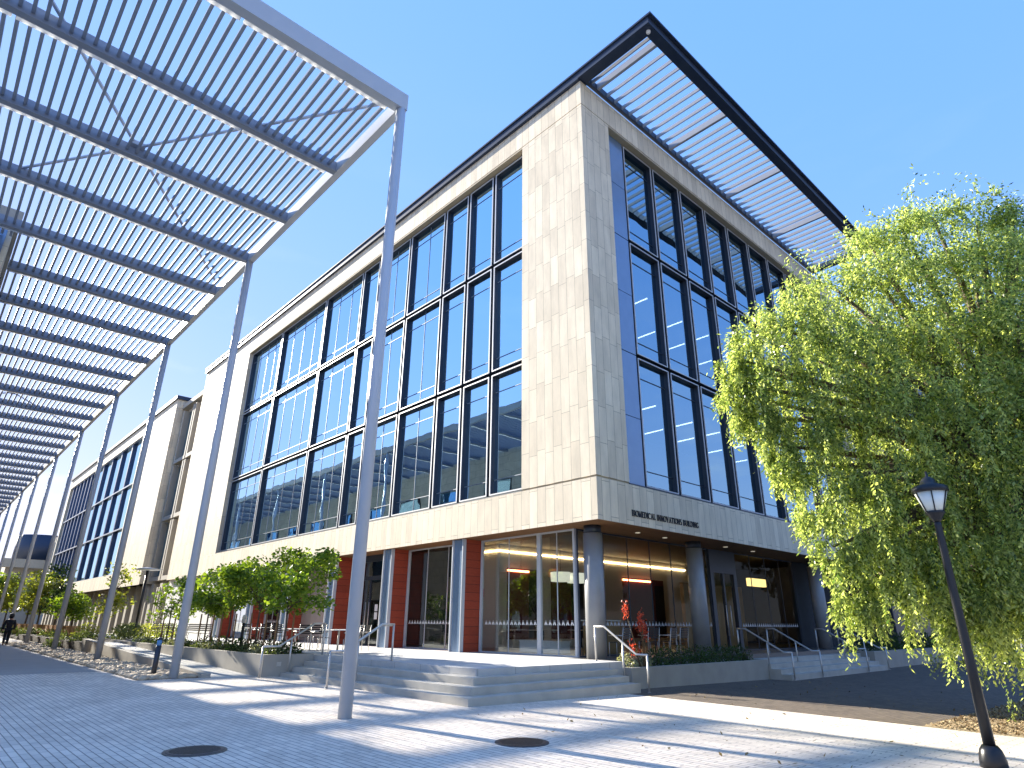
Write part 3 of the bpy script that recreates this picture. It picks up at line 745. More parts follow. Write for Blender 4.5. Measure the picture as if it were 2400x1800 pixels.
for k in range(12):
    y = 11.22 + 10.06 * k
    MB().tube([(6.32, y, gz(6.3, y) - .02), (6.32, y, cz)], .125, 18).build('pole', M['pole'], pg)
for k in range(4):
    yc = 17.95 + 28.3 * k
    MB().bar((6.1, yc - 6.4, cz + .33), (-2.7, yc + 6.4, cz + .33), .07, .05).bar((-2.7, yc - 6.4, cz + .39), (6.1, yc + 6.4, cz + .39), .07, .05).box(1.5, 1.9, yc - .2, yc + .2, cz + .30, cz + .43).build('cross_brace', M['canopy'], pg)

# ------------------------------------------------------------------ neighbouring building on the other side of the walk
NX, NY, NH = -0.36, 25.8, 15.25
nb = empty('neighbour_building', (NX, NY, 0), 'pale neighbouring block behind the canopy, seen past the slats and mirrored in the windows', 'building')
MB().box(-30, NX, NY, 150, -.2, 14.6).build('wall', brick_mat('pale_stone_cladding', (0.70, 0.64, 0.50), (0.62, 0.56, 0.45), (0.4, 0.36, 0.28), 1.2, .6, .01, noise=.15), nb)
MB().box(-30.1, NX + .12, NY - .12, 150, 14.601, NH).build('cornice', M['concrete'], nb)
MB().box(-9, NX - .15, NY - .06, NY - .001, 12.6, 14.4).build('window', M['bluepanel'], nb)
for k in range(18):
    for z0 in (1.0, 5.2, 9.4):
        w = MB().box(NX + .001, NX + .07, 28.5 + 6 * k, 31.5 + 6 * k, z0, z0 + 2.6).build('window', M['slate'], nb)
        MB().face([(NX + .075, 28.6 + 6 * k, z0 + .1), (NX + .075, 31.4 + 6 * k, z0 + .1), (NX + .075, 31.4 + 6 * k, z0 + 2.5), (NX + .075, 28.6 + 6 * k, z0 + 2.5)]).build('pane', M['glass'], w)

# ------------------------------------------------------------------ lamp post, manholes, bollard, light pole
lp = empty('street_lamp', (10.54, 2.5, -.03), 'black lamp post with a tapered white lantern in front of the drooping tree', 'street lamp')
LX, LY, LZ = 10.54, 2.5, -.03
MB().lathe(LX, LY, [(.15, LZ), (.15, .05), (.135, .12), (.12, .17), (.085, .22)], 20).build('base', M['black'], lp)
MB().lathe(LX, LY, [(.068, .2), (.06, 1.2), (.047, 2.95), (.045, 3.02)], 18).build('pole', M['black'], lp)
MB().lathe(LX, LY, [(.05, 3.0), (.075, 3.05), (.10, 3.10), (.125, 3.12), (.125, 3.15)], 18).build('lantern_cup', M['black'], lp)
lg = MB().lathe(LX, LY, [(.115, 3.151), (.205, 3.419)], 18).build('lantern_glass', M['lamp_glass'], lp)
mb = MB()
for k in range(6):
    a = k * math.pi / 3 + .3
    mb.bar((LX + .118 * math.cos(a), LY + .118 * math.sin(a), 3.15), (LX + .209 * math.cos(a), LY + .209 * math.sin(a), 3.42), .016)
mb.build('rib', M['black'], lp)
MB().lathe(LX, LY, [(.225, 3.42), (.235, 3.44), (.225, 3.50), (.12, 3.54), (.09, 3.60), (.07, 3.63), (.02, 3.66), (.015, 3.73)], 20).build('lantern_cap', M['black'], lp)
def manhole(x, y, r, mat, label):
    z = gz(x, y)
    m = empty('manhole_cover', (x, y, z), label, 'manhole cover')
    MB().lathe(x, y, [(r, z), (r - .01, z + .014)], 40).build('lid', mat, m)
    mb = MB().lathe(x, y, [(r + .035, z - .01), (r + .035, z + .008)], 40).build('rim', M['iron'], m)
    mb = MB()
    k = -r + .08
    while k < r - .05:
        h = math.sqrt(max(0, (r - .05) ** 2 - k * k))
        mb.box(x - h, x + h, y + k, y + k + .022, z + .013, z + .019); k += .06
    mb.build('tread_pattern', mat, m)
manhole(7.09, 7.44, .36, M['rust'], 'rusty brown round manhole cover on the sunlit pavers')
manhole(3.33, 9.74, .36, M['iron'], 'dark grey round manhole cover in the shade on the pavers')
bo = empty('light_bollard', (6.08, 22.4, .05), 'dark round bollard with blue glass top standing in the cobbles', 'bollard')
MB().tube([(6.08, 22.4, .02), (6.08, 22.4, .90)], .075, 14).build('post', M['slate'], bo)
MB().lathe(6.08, 22.4, [(.07, .901), (.07, 1.06)], 14).build('lens', M['blueglass'], bo)
MB().lathe(6.08, 22.4, [(.08, 1.061), (.08, 1.10), (.03, 1.13)], 14).build('cap', M['slate'], bo)
bo = empty('light_bollard', (10.45, 27.4, .62), 'black bollard lamp with a white top on the terrace behind the planter trees', 'bollard')
MB().tube([(10.45, 27.4, .62), (10.45, 27.4, 1.55)], .06, 12).build('post', M['black'], bo)
MB().lathe(10.45, 27.4, [(.09, 1.551), (.09, 1.80), (.05, 1.86)], 12).build('lens', M['white'], bo)
pl_ = empty('light_pole', (11.6, 48.6, .58), 'slender dark pole light with a flat disc top near the far garden', 'pole light')
MB().tube([(11.6, 48.6, .55), (11.6, 48.6, 4.75)], .09, 12).build('pole', M['black'], pl_)
MB().lathe(11.6, 48.6, [(.14, 4.74), (.9, 4.80), (.9, 4.84), (.1, 4.95)], 20).build('disc_shade', M['trim'], pl_)

# ------------------------------------------------------------------ cobbles
def ico():
    t = (1 + 5 ** .5) / 2
    V = np.array([(-1, t, 0), (1, t, 0), (-1, -t, 0), (1, -t, 0), (0, -1, t), (0, 1, t), (0, -1, -t), (0, 1, -t), (t, 0, -1), (t, 0, 1), (-t, 0, -1), (-t, 0, 1)], float)
    V /= np.linalg.norm(V[0])
    F = np.array([(0, 11, 5), (0, 5, 1), (0, 1, 7), (0, 7, 10), (0, 10, 11), (1, 5, 9), (5, 11, 4), (11, 10, 2), (10, 7, 6), (7, 1, 8), (3, 9, 4), (3, 4, 2), (3, 2, 6), (3, 6, 8), (3, 8, 9), (4, 9, 5), (2, 4, 11), (6, 2, 10), (8, 6, 7), (9, 8, 1)])
    return V, F
IV, IF = ico()
def cobbles():
    Vs, Fs = [], []
    n = 2600
    for i in range(n):
        y = 21.25 + 33 * rng.random() ** 1.5
        x = 5.42 + 1.5 * rng.random()
        s = .05 + .07 * rng.random()
        V = IV * (1 + .18 * rng.standard_normal((12, 1))) * np.array([s * rng.uniform(.8, 1.4), s * rng.uniform(.8, 1.4), s * rng.uniform(.5, .8)])
        a = rng.random() * 6.28; c, q = math.cos(a), math.sin(a)
        V = V @ np.array([[c, -q, 0], [q, c, 0], [0, 0, 1]]).T + np.array([x, y, gz(x, y) + s * .3])
        Fs.append(IF + 12 * i); Vs.append(V)
    np_mesh('cobble_stones', np.concatenate(Vs), np.concatenate(Fs), M['cobble'], smooth=True, kind='stuff', label='strip of loose pale river cobbles along the walk')
cobbles()
sheet('cobble_bed', 5.36, 6.98, 21.15, 56, 0.006, simple('pebbly_soil', (.20, .16, .11), .95, var=.5, scale=14, bump=.8))

# loose chips and fallen leaves on the ground
def scatter(name, x0, x1, y0, y1, n, size, mat, label, flat=.35):
    P = np.stack([rng.uniform(x0, x1, n), rng.uniform(y0, y1, n), np.zeros(n)], 1)
    P[:, 2] = [gz(a, b) + .012 + size * .15 for a, b in P[:, :2]]
    D = rng.standard_normal((n, 3)) * np.array([1, 1, flat]); D /= np.linalg.norm(D, axis=1, keepdims=True)
    U = np.cross(D, rng.standard_normal((n, 3)) * .25 + np.array([0, 0, 1.])); U /= np.linalg.norm(U, axis=1, keepdims=True)
    L = size * rng.uniform(.5, 1.4, n); Wd = L * rng.uniform(.3, .6, n)
    a = P - D * L[:, None] / 2; b = P + U * Wd[:, None] / 2; c = P + D * L[:, None] / 2; e = P - U * Wd[:, None] / 2
    np_mesh(name, np.stack([a, b, c, e], 1).reshape(-1, 3), np.arange(n * 4).reshape(-1, 4), mat, kind='stuff', label=label)
scatter('wood_chips', 14.45, 24, 2.72, 4.38, 9000, .07, leaf_mat('chip', (.16, .10, .05), (.50, .38, .22), 0.0, .9), 'loose tan wood chips in the bed under the drooping tree')
scatter('fallen_leaves', 8, 24, 1, 10.8, 420, .07, leaf_mat('dry_leaf', (.10, .06, .03), (.30, .22, .09), 0.1, .8), 'scattered dry leaves on the paving')
# ------------------------------------------------------------------ foliage
def leaf_quads(P, D, U, L, W):
    """P centre, D direction along leaf, U side dir; diamonds"""
    a = P - D * L[:, None] * .5; b = P + U * W[:, None] * .5; c = P + D * L[:, None] * .5; e = P - U * W[:, None] * .5
    V = np.stack([a, b, c, e], 1).reshape(-1, 3)
    F = np.arange(len(P) * 4).reshape(-1, 4)
    return V, F
def unit(a): return a / np.maximum(np.linalg.norm(a, axis=-1, keepdims=True), 1e-9)

def feather_crown(clumps, leaf, wid):
    """arching sprays that leave each clump and hang, each carrying many short twigs of paired leaflets"""
    Ps, Ds, Us = [], [], []
    for (cx, cy, cz_, r, n, dr) in clumps:
        n = int(n)
        d0 = unit(rng.standard_normal((n, 3)) + np.array([0, 0, .25]))
        s = np.array([cx, cy, cz_]) + d0 * (r * .35 * rng.random(n))[:, None]
        out = unit(d0 * np.array([1, 1, .6]) + np.array([0, 0, .25 * (1.2 - dr)]))
        ln = r * rng.uniform(.45, 1.6, n)
        p = s.copy(); dirn = out.copy(); ns = 9
        for k in range(ns):
            dirn = unit(dirn + np.array([0, 0, -1]) * .30 * dr * (k + 1) / ns * 2 + rng.standard_normal((n, 3)) * .10)
            p = p + dirn * (ln / ns)[:, None]
            if k < 1: continue
            for side_tw in range(3):
                td = unit(dirn * .5 + rng.standard_normal((n, 3)) * .62 + np.array([0, 0, -.85 * dr]))
                q = p.copy(); tl = rng.uniform(.14, .46, n)
                for m in range(6):
                    td = unit(td + np.array([0, 0, -.16 * dr]))
                    q = q + td * (tl / 6)[:, None]
                    sd = unit(np.cross(td, rng.standard_normal((n, 3))))
                    sg = 1 if m % 2 else -1
                    ld = unit(td * .7 + sd * sg * .8 + np.array([0, 0, -.2]))
                    Ps.append(q + ld * leaf * .5); Ds.append(ld); Us.append(unit(np.cross(ld, rng.standard_normal((n, 3)) * .6 + np.array([0, 0, 1]))))
    P = np.concatenate(Ps); D = np.concatenate(Ds); U = np.concatenate(Us)
    m = len(P)
    return leaf_quads(P, D, U, leaf * rng.uniform(.6, 1.35, m), wid * rng.uniform(.6, 1.35, m))

def blob_crown(clumps, leaf, wid, flat=.3):
    Ps = []
    for (cx, cy, cz_, rx, ry, rz, n) in clumps:
        d0 = unit(rng.standard_normal((n, 3))); rad = rng.random(n) ** .42
        Ps.append(np.array([cx, cy, cz_]) + d0 * rad[:, None] * np.array([rx, ry, rz]))
    P = np.concatenate(Ps); m = len(P)
    Dv = unit(rng.standard_normal((m, 3)) * np.array([1, 1, .6]) + np.array([0, 0, -.25]))
    U = unit(np.cross(Dv, unit(rng.standard_normal((m, 3)) * .7 + np.array([0, 0, 1]))))
    return leaf_quads(P, Dv, U, leaf * rng.uniform(.6, 1.3, m), wid * rng.uniform(.6, 1.3, m))

def limbs(base, top, targets, r0, r1):
    mb = MB()
    base = Vector(base); top = Vector(top)
    mid = (base + top) / 2 + Vector((random.uniform(-.06, .06), random.uniform(-.06, .06), 0))
    mb.tube([base, mid, top], [r0, (r0 + r1) / 2, r1], 10)
    for t in targets:
        t = Vector(t); a = base.lerp(top, random.uniform(.75, 1.0))
        m1 = a.lerp(t, .5) + Vector((random.uniform(-.15, .15), random.uniform(-.15, .15), .12 * (t - a).length))
        mb.tube([a, m1, t], [r1 * .75, r1 * .45, r1 * .12], 6)
    return mb

# drooping tree on the right
tr = empty('drooping_tree', (15.9, 1.6, -.12), 'large feathery yellow-green tree with drooping sprays beside the lamp post', 'tree')
AZ = {}
def az_el(px, py, dist):
    # direction measured from the photo's camera station, in metres (x, y, z)
    a = (px * 1.085 - 1200) / 1461.77; b = -(py * 1.085 - 900) / 1461.77
    v = Vector(_r) * a + Vector(_u) * b + Vector(_f)
    h = math.hypot(v.x, v.y)
    return (v.x / h * dist, v.y / h * dist, 1.6 + v.z / h * dist)
CL = [(1715, 700, 13.2, .80, .7), (1690, 800, 13, .65, 1), (1800, 620, 13.6, .85, .5), (1900, 610, 14.2, 1.0, .4), (2000, 570, 15, 1.0, .4), (2100, 580, 15.6, 1.05, .4), (2200, 560, 16, 1.1, .4),
      (1770, 780, 13.2, .95, .9), (1860, 740, 13.6, 1.1, .8), (1960, 730, 14.4, 1.1, .7), (2090, 690, 15, 1.2, .6), (2200, 680, 15, 1.2, .6),
      (1735, 900, 13, .65, 1.2), (1820, 900, 13.2, .85, 1.1), (1950, 880, 13.6, 1.1, 1), (2080, 860, 14.2, 1.2, .9), (2195, 860, 14.6, 1.2, .9),
      (1830, 1030, 13, .65, 1.3), (1920, 1030, 13.2, .95, 1.2), (2050, 1030, 13.6, 1.1, 1.1), (2180, 1030, 14, 1.2, 1.1),
      (1860, 1150, 12.8, .5, 1.4), (1945, 1160, 13, .75, 1.3), (2060, 1170, 13.4, .9, 1.3), (2185, 1180, 13.6, 1.0, 1.2),
      (2190, 1290, 13.5, .6, 1.3), (1975, 1230, 13, .4, 1.4), (1950, 500, 14.8, .35, .2), (2015, 470, 15.6, .30, .1), (1880, 530, 14.2, .35, .2), (2110, 480, 16, .45, .1), (2190, 480, 16.2, .4, .1),
      (2330, 570, 16.5, 1.3, .5), (2330, 750, 15.5, 1.4, .7), (2320, 1000, 14.5, 1.3, 1), (2310, 1200, 14, 1.1, 1.2), (1650, 690, 13, .5, .6), (1600, 830, 12.9, .45, 1.3), (1640, 900, 13, .45, 1.4), (1580, 790, 12.9, .3, 1.1), (1700, 1000, 12.9, .35, 1.5), (1760, 1090, 12.8, .35, 1.5), (1610, 780, 12.9, .4, 1.2), (1625, 860, 12.9, .4, 1.4), (1680, 960, 12.9, .4, 1.4), (1800, 1180, 12.7, .35, 1.4), (1850, 1280, 12.8, .4, 1.4), (2090, 1320, 13.3, .55, 1.3), (2060, 1270, 13.2, .6, 1.3), (2260, 1290, 13.6, .6, 1.3), (1900, 1240, 12.9, .45, 1.4), (2140, 1250, 13.4, .7, 1.3), (2500, 700, 16, 1.7, .7), (2500, 1000, 15.5, 1.6, 1)]
cl3 = []
for (px, py, dd, r, dr) in CL:
    c = az_el(px, py, dd)
    cl3.append((c[0], c[1], c[2], r * 1.2, 11 + 24 * r * r, dr))
for (px, py, dd, r, dr) in [(1850, 700, 18, 1.3, 1), (1980, 720, 18.5, 1.6, .8), (2130, 760, 19, 1.8, .8), (2290, 780, 19, 2, .8), (1830, 880, 17.5, 1.1, 1.1), (1960, 900, 18, 1.7, 1), (2110, 930, 18, 1.9, 1),
        (2270, 950, 18, 2, 1), (1900, 1050, 17, 1.2, 1.2), (2030, 1080, 17.5, 1.6, 1.1), (2190, 1110, 17.5, 1.8, 1.1), (1960, 1190, 17, .9, 1.2), (2080, 1230, 17, 1.2, 1.2), (2220, 1270, 17, 1.3, 1.2), (2230, 620, 19, 1.6, .7)]:
    c = az_el(px, py, dd)
    cl3.append((c[0], c[1], c[2], r * 1.15, 10 + 22 * r * r, dr))
V, F = feather_crown(cl3, .086, .035)
print('leaves', len(F))
np_mesh('crown', V, F, M['leaf_feather'], tr)
limbs((15.9, 1.6, -.15), (15.6, 2.2, 4.2), [(c[0], c[1], c[2]) for c in cl3], .30, .20).build('trunk', M['bark'], tr)

# young trees in the long planter
def maple(x, y, zt, clumps, label, mat, leaf=.15, base=.58, trunk=.035, stake=True):
    t = empty('young_tree', (x, y, base), label, 'tree', 'young trees in the long planter')
    V, F = blob_crown(clumps, leaf, leaf * .75)
    np_mesh('crown', V, F, mat, t)
    limbs((x, y, base), (x, y, zt), [(c[0], c[1], c[2]) for c in clumps], trunk, trunk * .7).build('trunk', M['bark'], t)
    if stake:
        MB().tube([(x + .18, y - .22, base), (x + .18, y - .22, base + 1.3)], .03, 8).build('stake', M['stake'], t)
        MB().tube([(x - .18, y + .22, base), (x - .18, y + .22, base + 1.3)], .03, 8).build('stake', M['stake'], t)
def mcl(x, y, z, w, n):
    out = [(x, y, z, w * .95, w * 1.05, .85, n)]
    for k in range(11):
        a = random.random() * 6.28
        out.append((x + math.cos(a) * w * .85, y + math.sin(a) * w * 1.0, z + random.uniform(-.85, .85), .45, .5, .34, int(n * .2)))
    return out
maple(9.3, 20.9, 2.3, mcl(9.5, 20.6, 2.75, 1.05, 800), 'bright green young tree nearest the entrance steps', M['leaf_maple'])
maple(9.4, 23.3, 2.4, mcl(9.4, 23.3, 3.05, 1.35, 1100), 'bright green young tree, second from the entrance steps', M['leaf_maple'])
maple(9.3, 25.9, 2.4, mcl(9.3, 25.9, 2.95, 1.4, 1100), 'bright green young tree, third from the entrance steps', M['leaf_maple'])
maple(9.4, 28.6, 2.3, mcl(9.4, 28.6, 2.75, 1.3, 950), 'bright green young tree, fourth from the entrance steps', M['leaf_maple'])
maple(9.2, 33.0, 2.2, mcl(9.2, 33.0, 2.5, .9, 300), 'sparse thin young tree behind the second canopy pole', M['leaf_maple'])

# low plants
def shrub(name, x, y, z, r, h, n, mat, label, leaf=.07, cat='shrub', group=None, stems=5):
    t = empty(name, (x, y, z), label, cat, group)
    m = n
    d0 = unit(rng.standard_normal((m, 3))); d0[:, 2] = np.abs(d0[:, 2])
    P = np.array([x, y, z]) + d0 * (rng.random(m) ** .4)[:, None] * np.array([r, r, h])
    D = unit(d0 + rng.standard_normal((m, 3)) * .5); U = unit(np.cross(D, rng.standard_normal((m, 3))))
    V, F = leaf_quads(P, D, U, leaf * rng.uniform(.6, 1.4, m), leaf * .45 * rng.uniform(.6, 1.4, m))
    np_mesh('foliage', V, F, mat, t)
    mb = MB()
    for k in range(stems):
        a = random.random() * 6.28
        mb.tube([(x, y, z - .05), (x + math.cos(a) * r * .6, y + math.sin(a) * r * .6, z + h * .7)], [.012, .005], 5)
    mb.build('stem', M['bark'], t)
    return t
k = 0
for y in np.arange(20.85, 37, 1.15):
    mat, w = ((M['leaf_shrub'], 'grey-green'), (M['leaf_silver'], 'silvery'), (M['leaf_shrub'], 'grey-green'), (M['leaf_dark'], 'dark green'))[k % 4]
    shrub('low_shrub', 8.98 + .2 * random.random(), y, .58, .42, .34, 260, mat, w + ' low ground-cover shrub spilling along the edge of the long planter', .09, group='low shrubs in the long planter'); k += 1
for y in np.arange(20.9, 30, .95):
    shrub('low_shrub', 9.75, y, .58, .3, .5, 150, M['leaf_dark'], 'dark upright shrub along the terrace side of the long planter', .12, group='low shrubs in the long planter')
# corner planter: pale shrubs, red stalks, dark shrubs in the shade
shrub('flowering_shrub', 15.98, 12.35, .40, .34, .50, 520, M['leaf_silver'], 'pale sunlit flowering shrub at the planter corner under the handrail', .06)
shrub('flowering_shrub', 16.75, 12.3, .40, .30, .42, 420, M['leaf_silver'], 'pale sunlit shrub at the foot of the red flower stalks', .06)
def stalks(x, y, z, label):
    t = empty('red_flower', (x, y, z), label, 'flower')
    mbs = MB(); Ps = []
    for (dx, dy, h) in ((-.55, .1, 1.60), (.0, -.05, 1.35), (.12, .1, 1.20), (.22, 0, 1.02), (-.3, .12, .62), (-.42, 0, .55), (.05, .1, .5)):
        top = Vector((x + dx, y + dy, z + h))
        b0 = Vector((x + dx * .3 + .1, y + dy * .3, z))
        mbs.tube([b0, b0.lerp(top, .5) + Vector((.05, 0, 0)), top], [.016, .013, .009], 6)
        n = 90 if h > .9 else 30
        s = .048 if h > .9 else .035
        Ps.append(np.array(top) + rng.standard_normal((n, 3)) * np.array([s, s, s * 2.6]))
    mbs.build('stem', simple('flower_stem', (.13, .09, .04), .8), t)
    for P in Ps:
        m = len(P)
        D = unit(rng.standard_normal((m, 3)) + np.array([0, 0, .8])); U = unit(np.cross(D, rng.standard_normal((m, 3))))
        V, F = leaf_quads(P, D, U, np.full(m, .075), np.full(m, .04))
        np_mesh('blossom', V, F, M['petal_red'], t)
stalks(16.38, 12.08, .40, 'tall red flower stalks in front of the corner column')
k = 0
for x in np.arange(17.5, 23.4, .75):
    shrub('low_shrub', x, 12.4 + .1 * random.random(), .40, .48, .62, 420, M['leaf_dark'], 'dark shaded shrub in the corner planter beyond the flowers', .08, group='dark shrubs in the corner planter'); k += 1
for x in np.arange(34.3, 52, 1.6):
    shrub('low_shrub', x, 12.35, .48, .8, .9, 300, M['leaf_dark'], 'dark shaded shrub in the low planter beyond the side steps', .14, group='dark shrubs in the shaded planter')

# garden on the left, towards the far wing
def garden_tree(x, y, h, w, mat, label, n=1500, leaf=.2, name='garden_tree', bz=.35):
    t = empty(name, (x, y, bz), label, 'tree', 'trees in the far garden')
    cl = []
    for k in range(9):
        a = random.random() * 6.28; q = random.random()
        cl.append((x + math.cos(a) * w * .6 * q, y + math.sin(a) * w * .6 * q, bz + h * (.38 + .55 * random.random()), w * .5, w * .5, h * .14, n // 9))
    V, F = blob_crown(cl, leaf, leaf * .7)
    np_mesh('crown', V, F, mat, t)
    limbs((x, y, bz), (x, y, bz + h * .5), [c[:3] for c in cl], .09, .06).build('trunk', M['bark'], t)
garden_tree(9.6, 47.5, 4.6, 1.6, M['leaf_yellow'], 'yellow-leaved sparse tree before the stone tower', 700, .22)
garden_tree(9.2, 56.0, 3.6, 1.7, M['leaf_maple'], 'bright green bushy tree between the fourth and fifth canopy poles', 1500, .24)
garden_tree(9.4, 64.0, 5.4, 1.7, M['leaf_dark'], 'dark green tree before the far wing windows', 1200, .26)
garden_tree(9.0, 70.0, 4.6, 2.2, M['leaf_yellow'], 'yellow-green bushy tree below the far wing', 1800, .28)
garden_tree(9.2, 79.0, 6.0, 2.2, M['leaf_yellow'], 'tall yellow-green tree at the far end of the garden', 1800, .3)
garden_tree(8.8, 92.0, 6.0, 2.6, M['leaf_yellow'], 'yellow-green tree behind the walking person', 1800, .34)
garden_tree(8.6, 110.0, 7.0, 3.0, M['leaf_maple'], 'green tree farthest along the walk', 1800, .4)
shrub('garden_shrub', 7.5, 41.5, .55, .7, .55, 700, M['leaf_shrub'], 'rounded green shrub at the end of the cheek wall', .12)
shrub('garden_shrub', 6.9, 44.5, .15, .75, .75, 700, M['leaf_shrub'], 'rounded green shrub in the cobbles by the third canopy pole', .12)
for i, (x, y) in enumerate(((10.2, 44.0), (11.5, 45.5), (10.6, 47.2), (12.6, 46.5), (13.6, 48), (9.2, 50), (12, 51))):
    shrub('garden_shrub', x, y, .55, .9, .95, 600, M['leaf_yellow'] if i % 2 else M['leaf_shrub'], ('yellow-green' if i % 2 else 'green') + ' mounded shrub in the bed before the fluted wall', .15, group='shrubs before the fluted wall')
for i, (x, y) in enumerate(((8.0, 52), (8.2, 57), (8.0, 62), (8.3, 68), (8.1, 75), (8.2, 83))):
    shrub('garden_shrub', x, y, .35, .8, .7, 450, M['leaf_shrub'], 'low green shrub in front of the brown slatted fence', .16, group='shrubs at the slatted fence')
# cedar slat fence
fe = empty('slatted_fence', (9.0, 46, .4), 'low orange-brown slatted wooden fence in the far garden', 'fence')
mb = MB(); y = 50.0
while y < 88:
    mb.box(8.75, 8.79, y, y + .10, .40, 1.25); y += .22
mb.build('slat', M['cedarfence'], fe)
MB().box(8.795, 8.84, 50, 88, .55, .63).box(8.795, 8.84, 50, 88, 1.08, 1.16).build('rail', M['cedarfence'], fe)
bn = empty('wooden_bench', (8.3, 60, .35), 'plain brown wooden bench before the slatted fence', 'bench')
MB().box(8.0, 8.5, 58.6, 61.4, .74, .80).build('seat', M['cedarfence'], bn)
MB().box(8.5, 8.56, 58.6, 61.4, .80, 1.25).build('backrest', M['cedarfence'], bn)
for yy in (58.8, 61.1): MB().box(8.05, 8.45, yy, yy + .08, .34, .739).build('leg', M['cedarfence'], bn)

# ------------------------------------------------------------------ terrace furniture
def make_chair():
    r = empty('metal_chair', (0, 0, 0))
    for s in (-1, 1):
        MB().tube([(s * .24, -.24, 0), (s * .24, -.24, .45)], .014, 8).build('leg', M['steel'], r)
        MB().tube([(s * .24, .24, 0), (s * .24, .24, .45), (s * .24, .30, .90)], .014, 8).build('leg', M['steel'], r)
        MB().tube([(s * .26, -.24, .65), (s * .26, .27, .65)], .016, 8).build('armrest', M['steel'], r)
    mb = MB()
    for k in range(6): mb.box(-.225, .225, -.24 + .08 * k, -.24 + .08 * k + .055, .44, .458)
    mb.build('seat', M['black'], r)
    mb = MB()
    for k in range(5): mb.box(-.225, .225, .255 + .012 * k, .272 + .012 * k, .56 + .07 * k, .61 + .07 * k)
    mb.build('backrest', M['black'], r)
    return r
chair0 = make_chair(); used = [False]
def chair(x, y, rz, label, z=TZ, group='metal chairs on the terrace'):
    c = chair0 if not used[0] else copy_tree(chair0)
    used[0] = True
    c.location = (x, y, z); c.rotation_euler = (0, 0, rz)
    tag(c, label, 'chair', group)
def table(x, y, label):
    r = empty('cafe_table', (x, y, TZ), label, 'table', 'pale cafe tables on the terrace')
    MB().box(x - .42, x + .42, y - .42, y + .42, TZ + .71, TZ + .745).build('table_top', M['white'], r)
    MB().tube([(x, y, TZ + .02), (x, y, TZ + .709)], .035, 10).build('pedestal', M['steel'], r)
    MB().lathe(x, y, [(.28, TZ), (.28, TZ + .015), (.05, TZ + .03)], 18).build('base', M['steel'], r)
bpy.context.view_layer.update()
chair(11.6, 20.6, -2.2, 'black slatted metal chair standing behind the planter-end handrail')
table(11.9, 22.1, 'pale square cafe table near the planter-end handrail')
chair(12.9, 22.3, -1.57, 'black slatted metal chair at the near table, turned to the cedar walls')
chair(11.8, 23.3, 0.1, 'black slatted metal chair between the near and middle tables')
table(11.8, 25.4, 'pale square cafe table behind the third young tree')
chair(11.6, 24.4, 3.1, 'black slatted metal chair on the near side of the middle table')
chair(12.8, 25.6, -1.6, 'black slatted metal chair on the building side of the middle table')
chair(11.6, 26.5, 0, 'black slatted metal chair on the far side of the middle table')
table(11.7, 29.0, 'pale square cafe table farthest from the steps')
chair(11.6, 28.0, 3.0, 'black slatted metal chair on the near side of the farthest table')
chair(11.8, 30.1, .2, 'black slatted metal chair on the far side of the farthest table')
chair(17.6, 13.85, 3.3, 'shaded metal chair just beyond the corner column', group='metal chairs under the overhang')
chair(19.3, 13.9, 2.9, 'shaded metal chair, second beyond the corner column', group='metal chairs under the overhang')
chair(20.3, 13.85, 3.3, 'shaded metal chair, third beyond the corner column', group='metal chairs under the overhang')
chair(21.1, 13.9, 3.1, 'shaded metal chair nearest the second round column', group='metal chairs under the overhang')
def slat_bench(y0, y1, label):
    x = 11.2
    r = empty('slatted_bench', (x, (y0 + y1) / 2, TZ), label, 'bench', 'dark slatted benches on the terrace')
    mb = MB()
    for k in range(4): mb.box(x + .30 + .02 * k, x + .325 + .02 * k, y0, y1, TZ + .52 + .09 * k, TZ + .58 + .09 * k)
    mb.build('backrest', M['black'], r)
    mb = MB()
    for k in range(5): mb.box(x - .2 + .1 * k, x - .13 + .1 * k, y0, y1, TZ + .42, TZ + .44)
    mb.build('seat', M['black'], r)
    n = 4
    for k in range(n):
        yy = y0 + (y1 - y0) * k / (n - 1)
        MB().tube([(x - .18, yy, TZ), (x - .18, yy, TZ + .42)], .018, 8).tube([(x + .30, yy, TZ), (x + .29, yy, TZ + .45), (x + .36, yy, TZ + .86)], .018, 8).build('leg', M['slate'], r)
slat_bench(40.4, 44.6, 'dark slatted bench farther along the terrace, by the garden')
slat_bench(34.2, 39.6, 'dark slatted bench nearer the steps, behind the sparse young tree')

# indoor things seen through the shopfront
t = empty('pendant_lamp', (21.5, 19.6, 3.3), 'pale ring-shaped pendant lamp hanging behind the shopfront glass', 'lamp')
MB().lathe(21.0, 19.6, [(.42, 3.35), (.44, 3.74)], 24).lathe(21.95, 19.5, [(.42, 3.33), (.44, 3.74)], 24).build('shade', M['pendant'], t)
MB().tube([(21.0, 19.6, 3.74), (21.0, 19.6, 5.02)], .012, 6).tube([(21.95, 19.5, 3.74), (21.95, 19.5, 5.02)], .012, 6).build('cord', M['black'], t)
t = empty('wooden_counter', (20.4, 17.2, TZ), 'light wooden counter inside the glass beside the corner column', 'counter')
MB().box(18.4, 19.6, 15.4, 16.1, TZ + .01, 1.72).build('body', M['oak'], t)
MB().box(18.35, 19.65, 15.35, 16.15, 1.721, 1.76).build('top', M['white'], t)
for i, (x, lb) in enumerate(((20.9, 'indoor table before the maroon wall panel nearest the red cedar wall'), (23.4, 'indoor table before the second maroon wall panel'))):
    t = empty('indoor_table', (x, 20.6, TZ), lb, 'table')
    MB().box(x - .6, x + .6, 20.3, 20.9, 1.34, 1.375).build('table_top', M['plaster'], t)
    MB().tube([(x, 20.6, TZ), (x, 20.6, 1.339)], .04, 8).build('pedestal', M['black'], t)
t = empty('white_bench', (18.3, 18.3, TZ), 'low white sunlit bench inside the shopfront glass', 'bench')
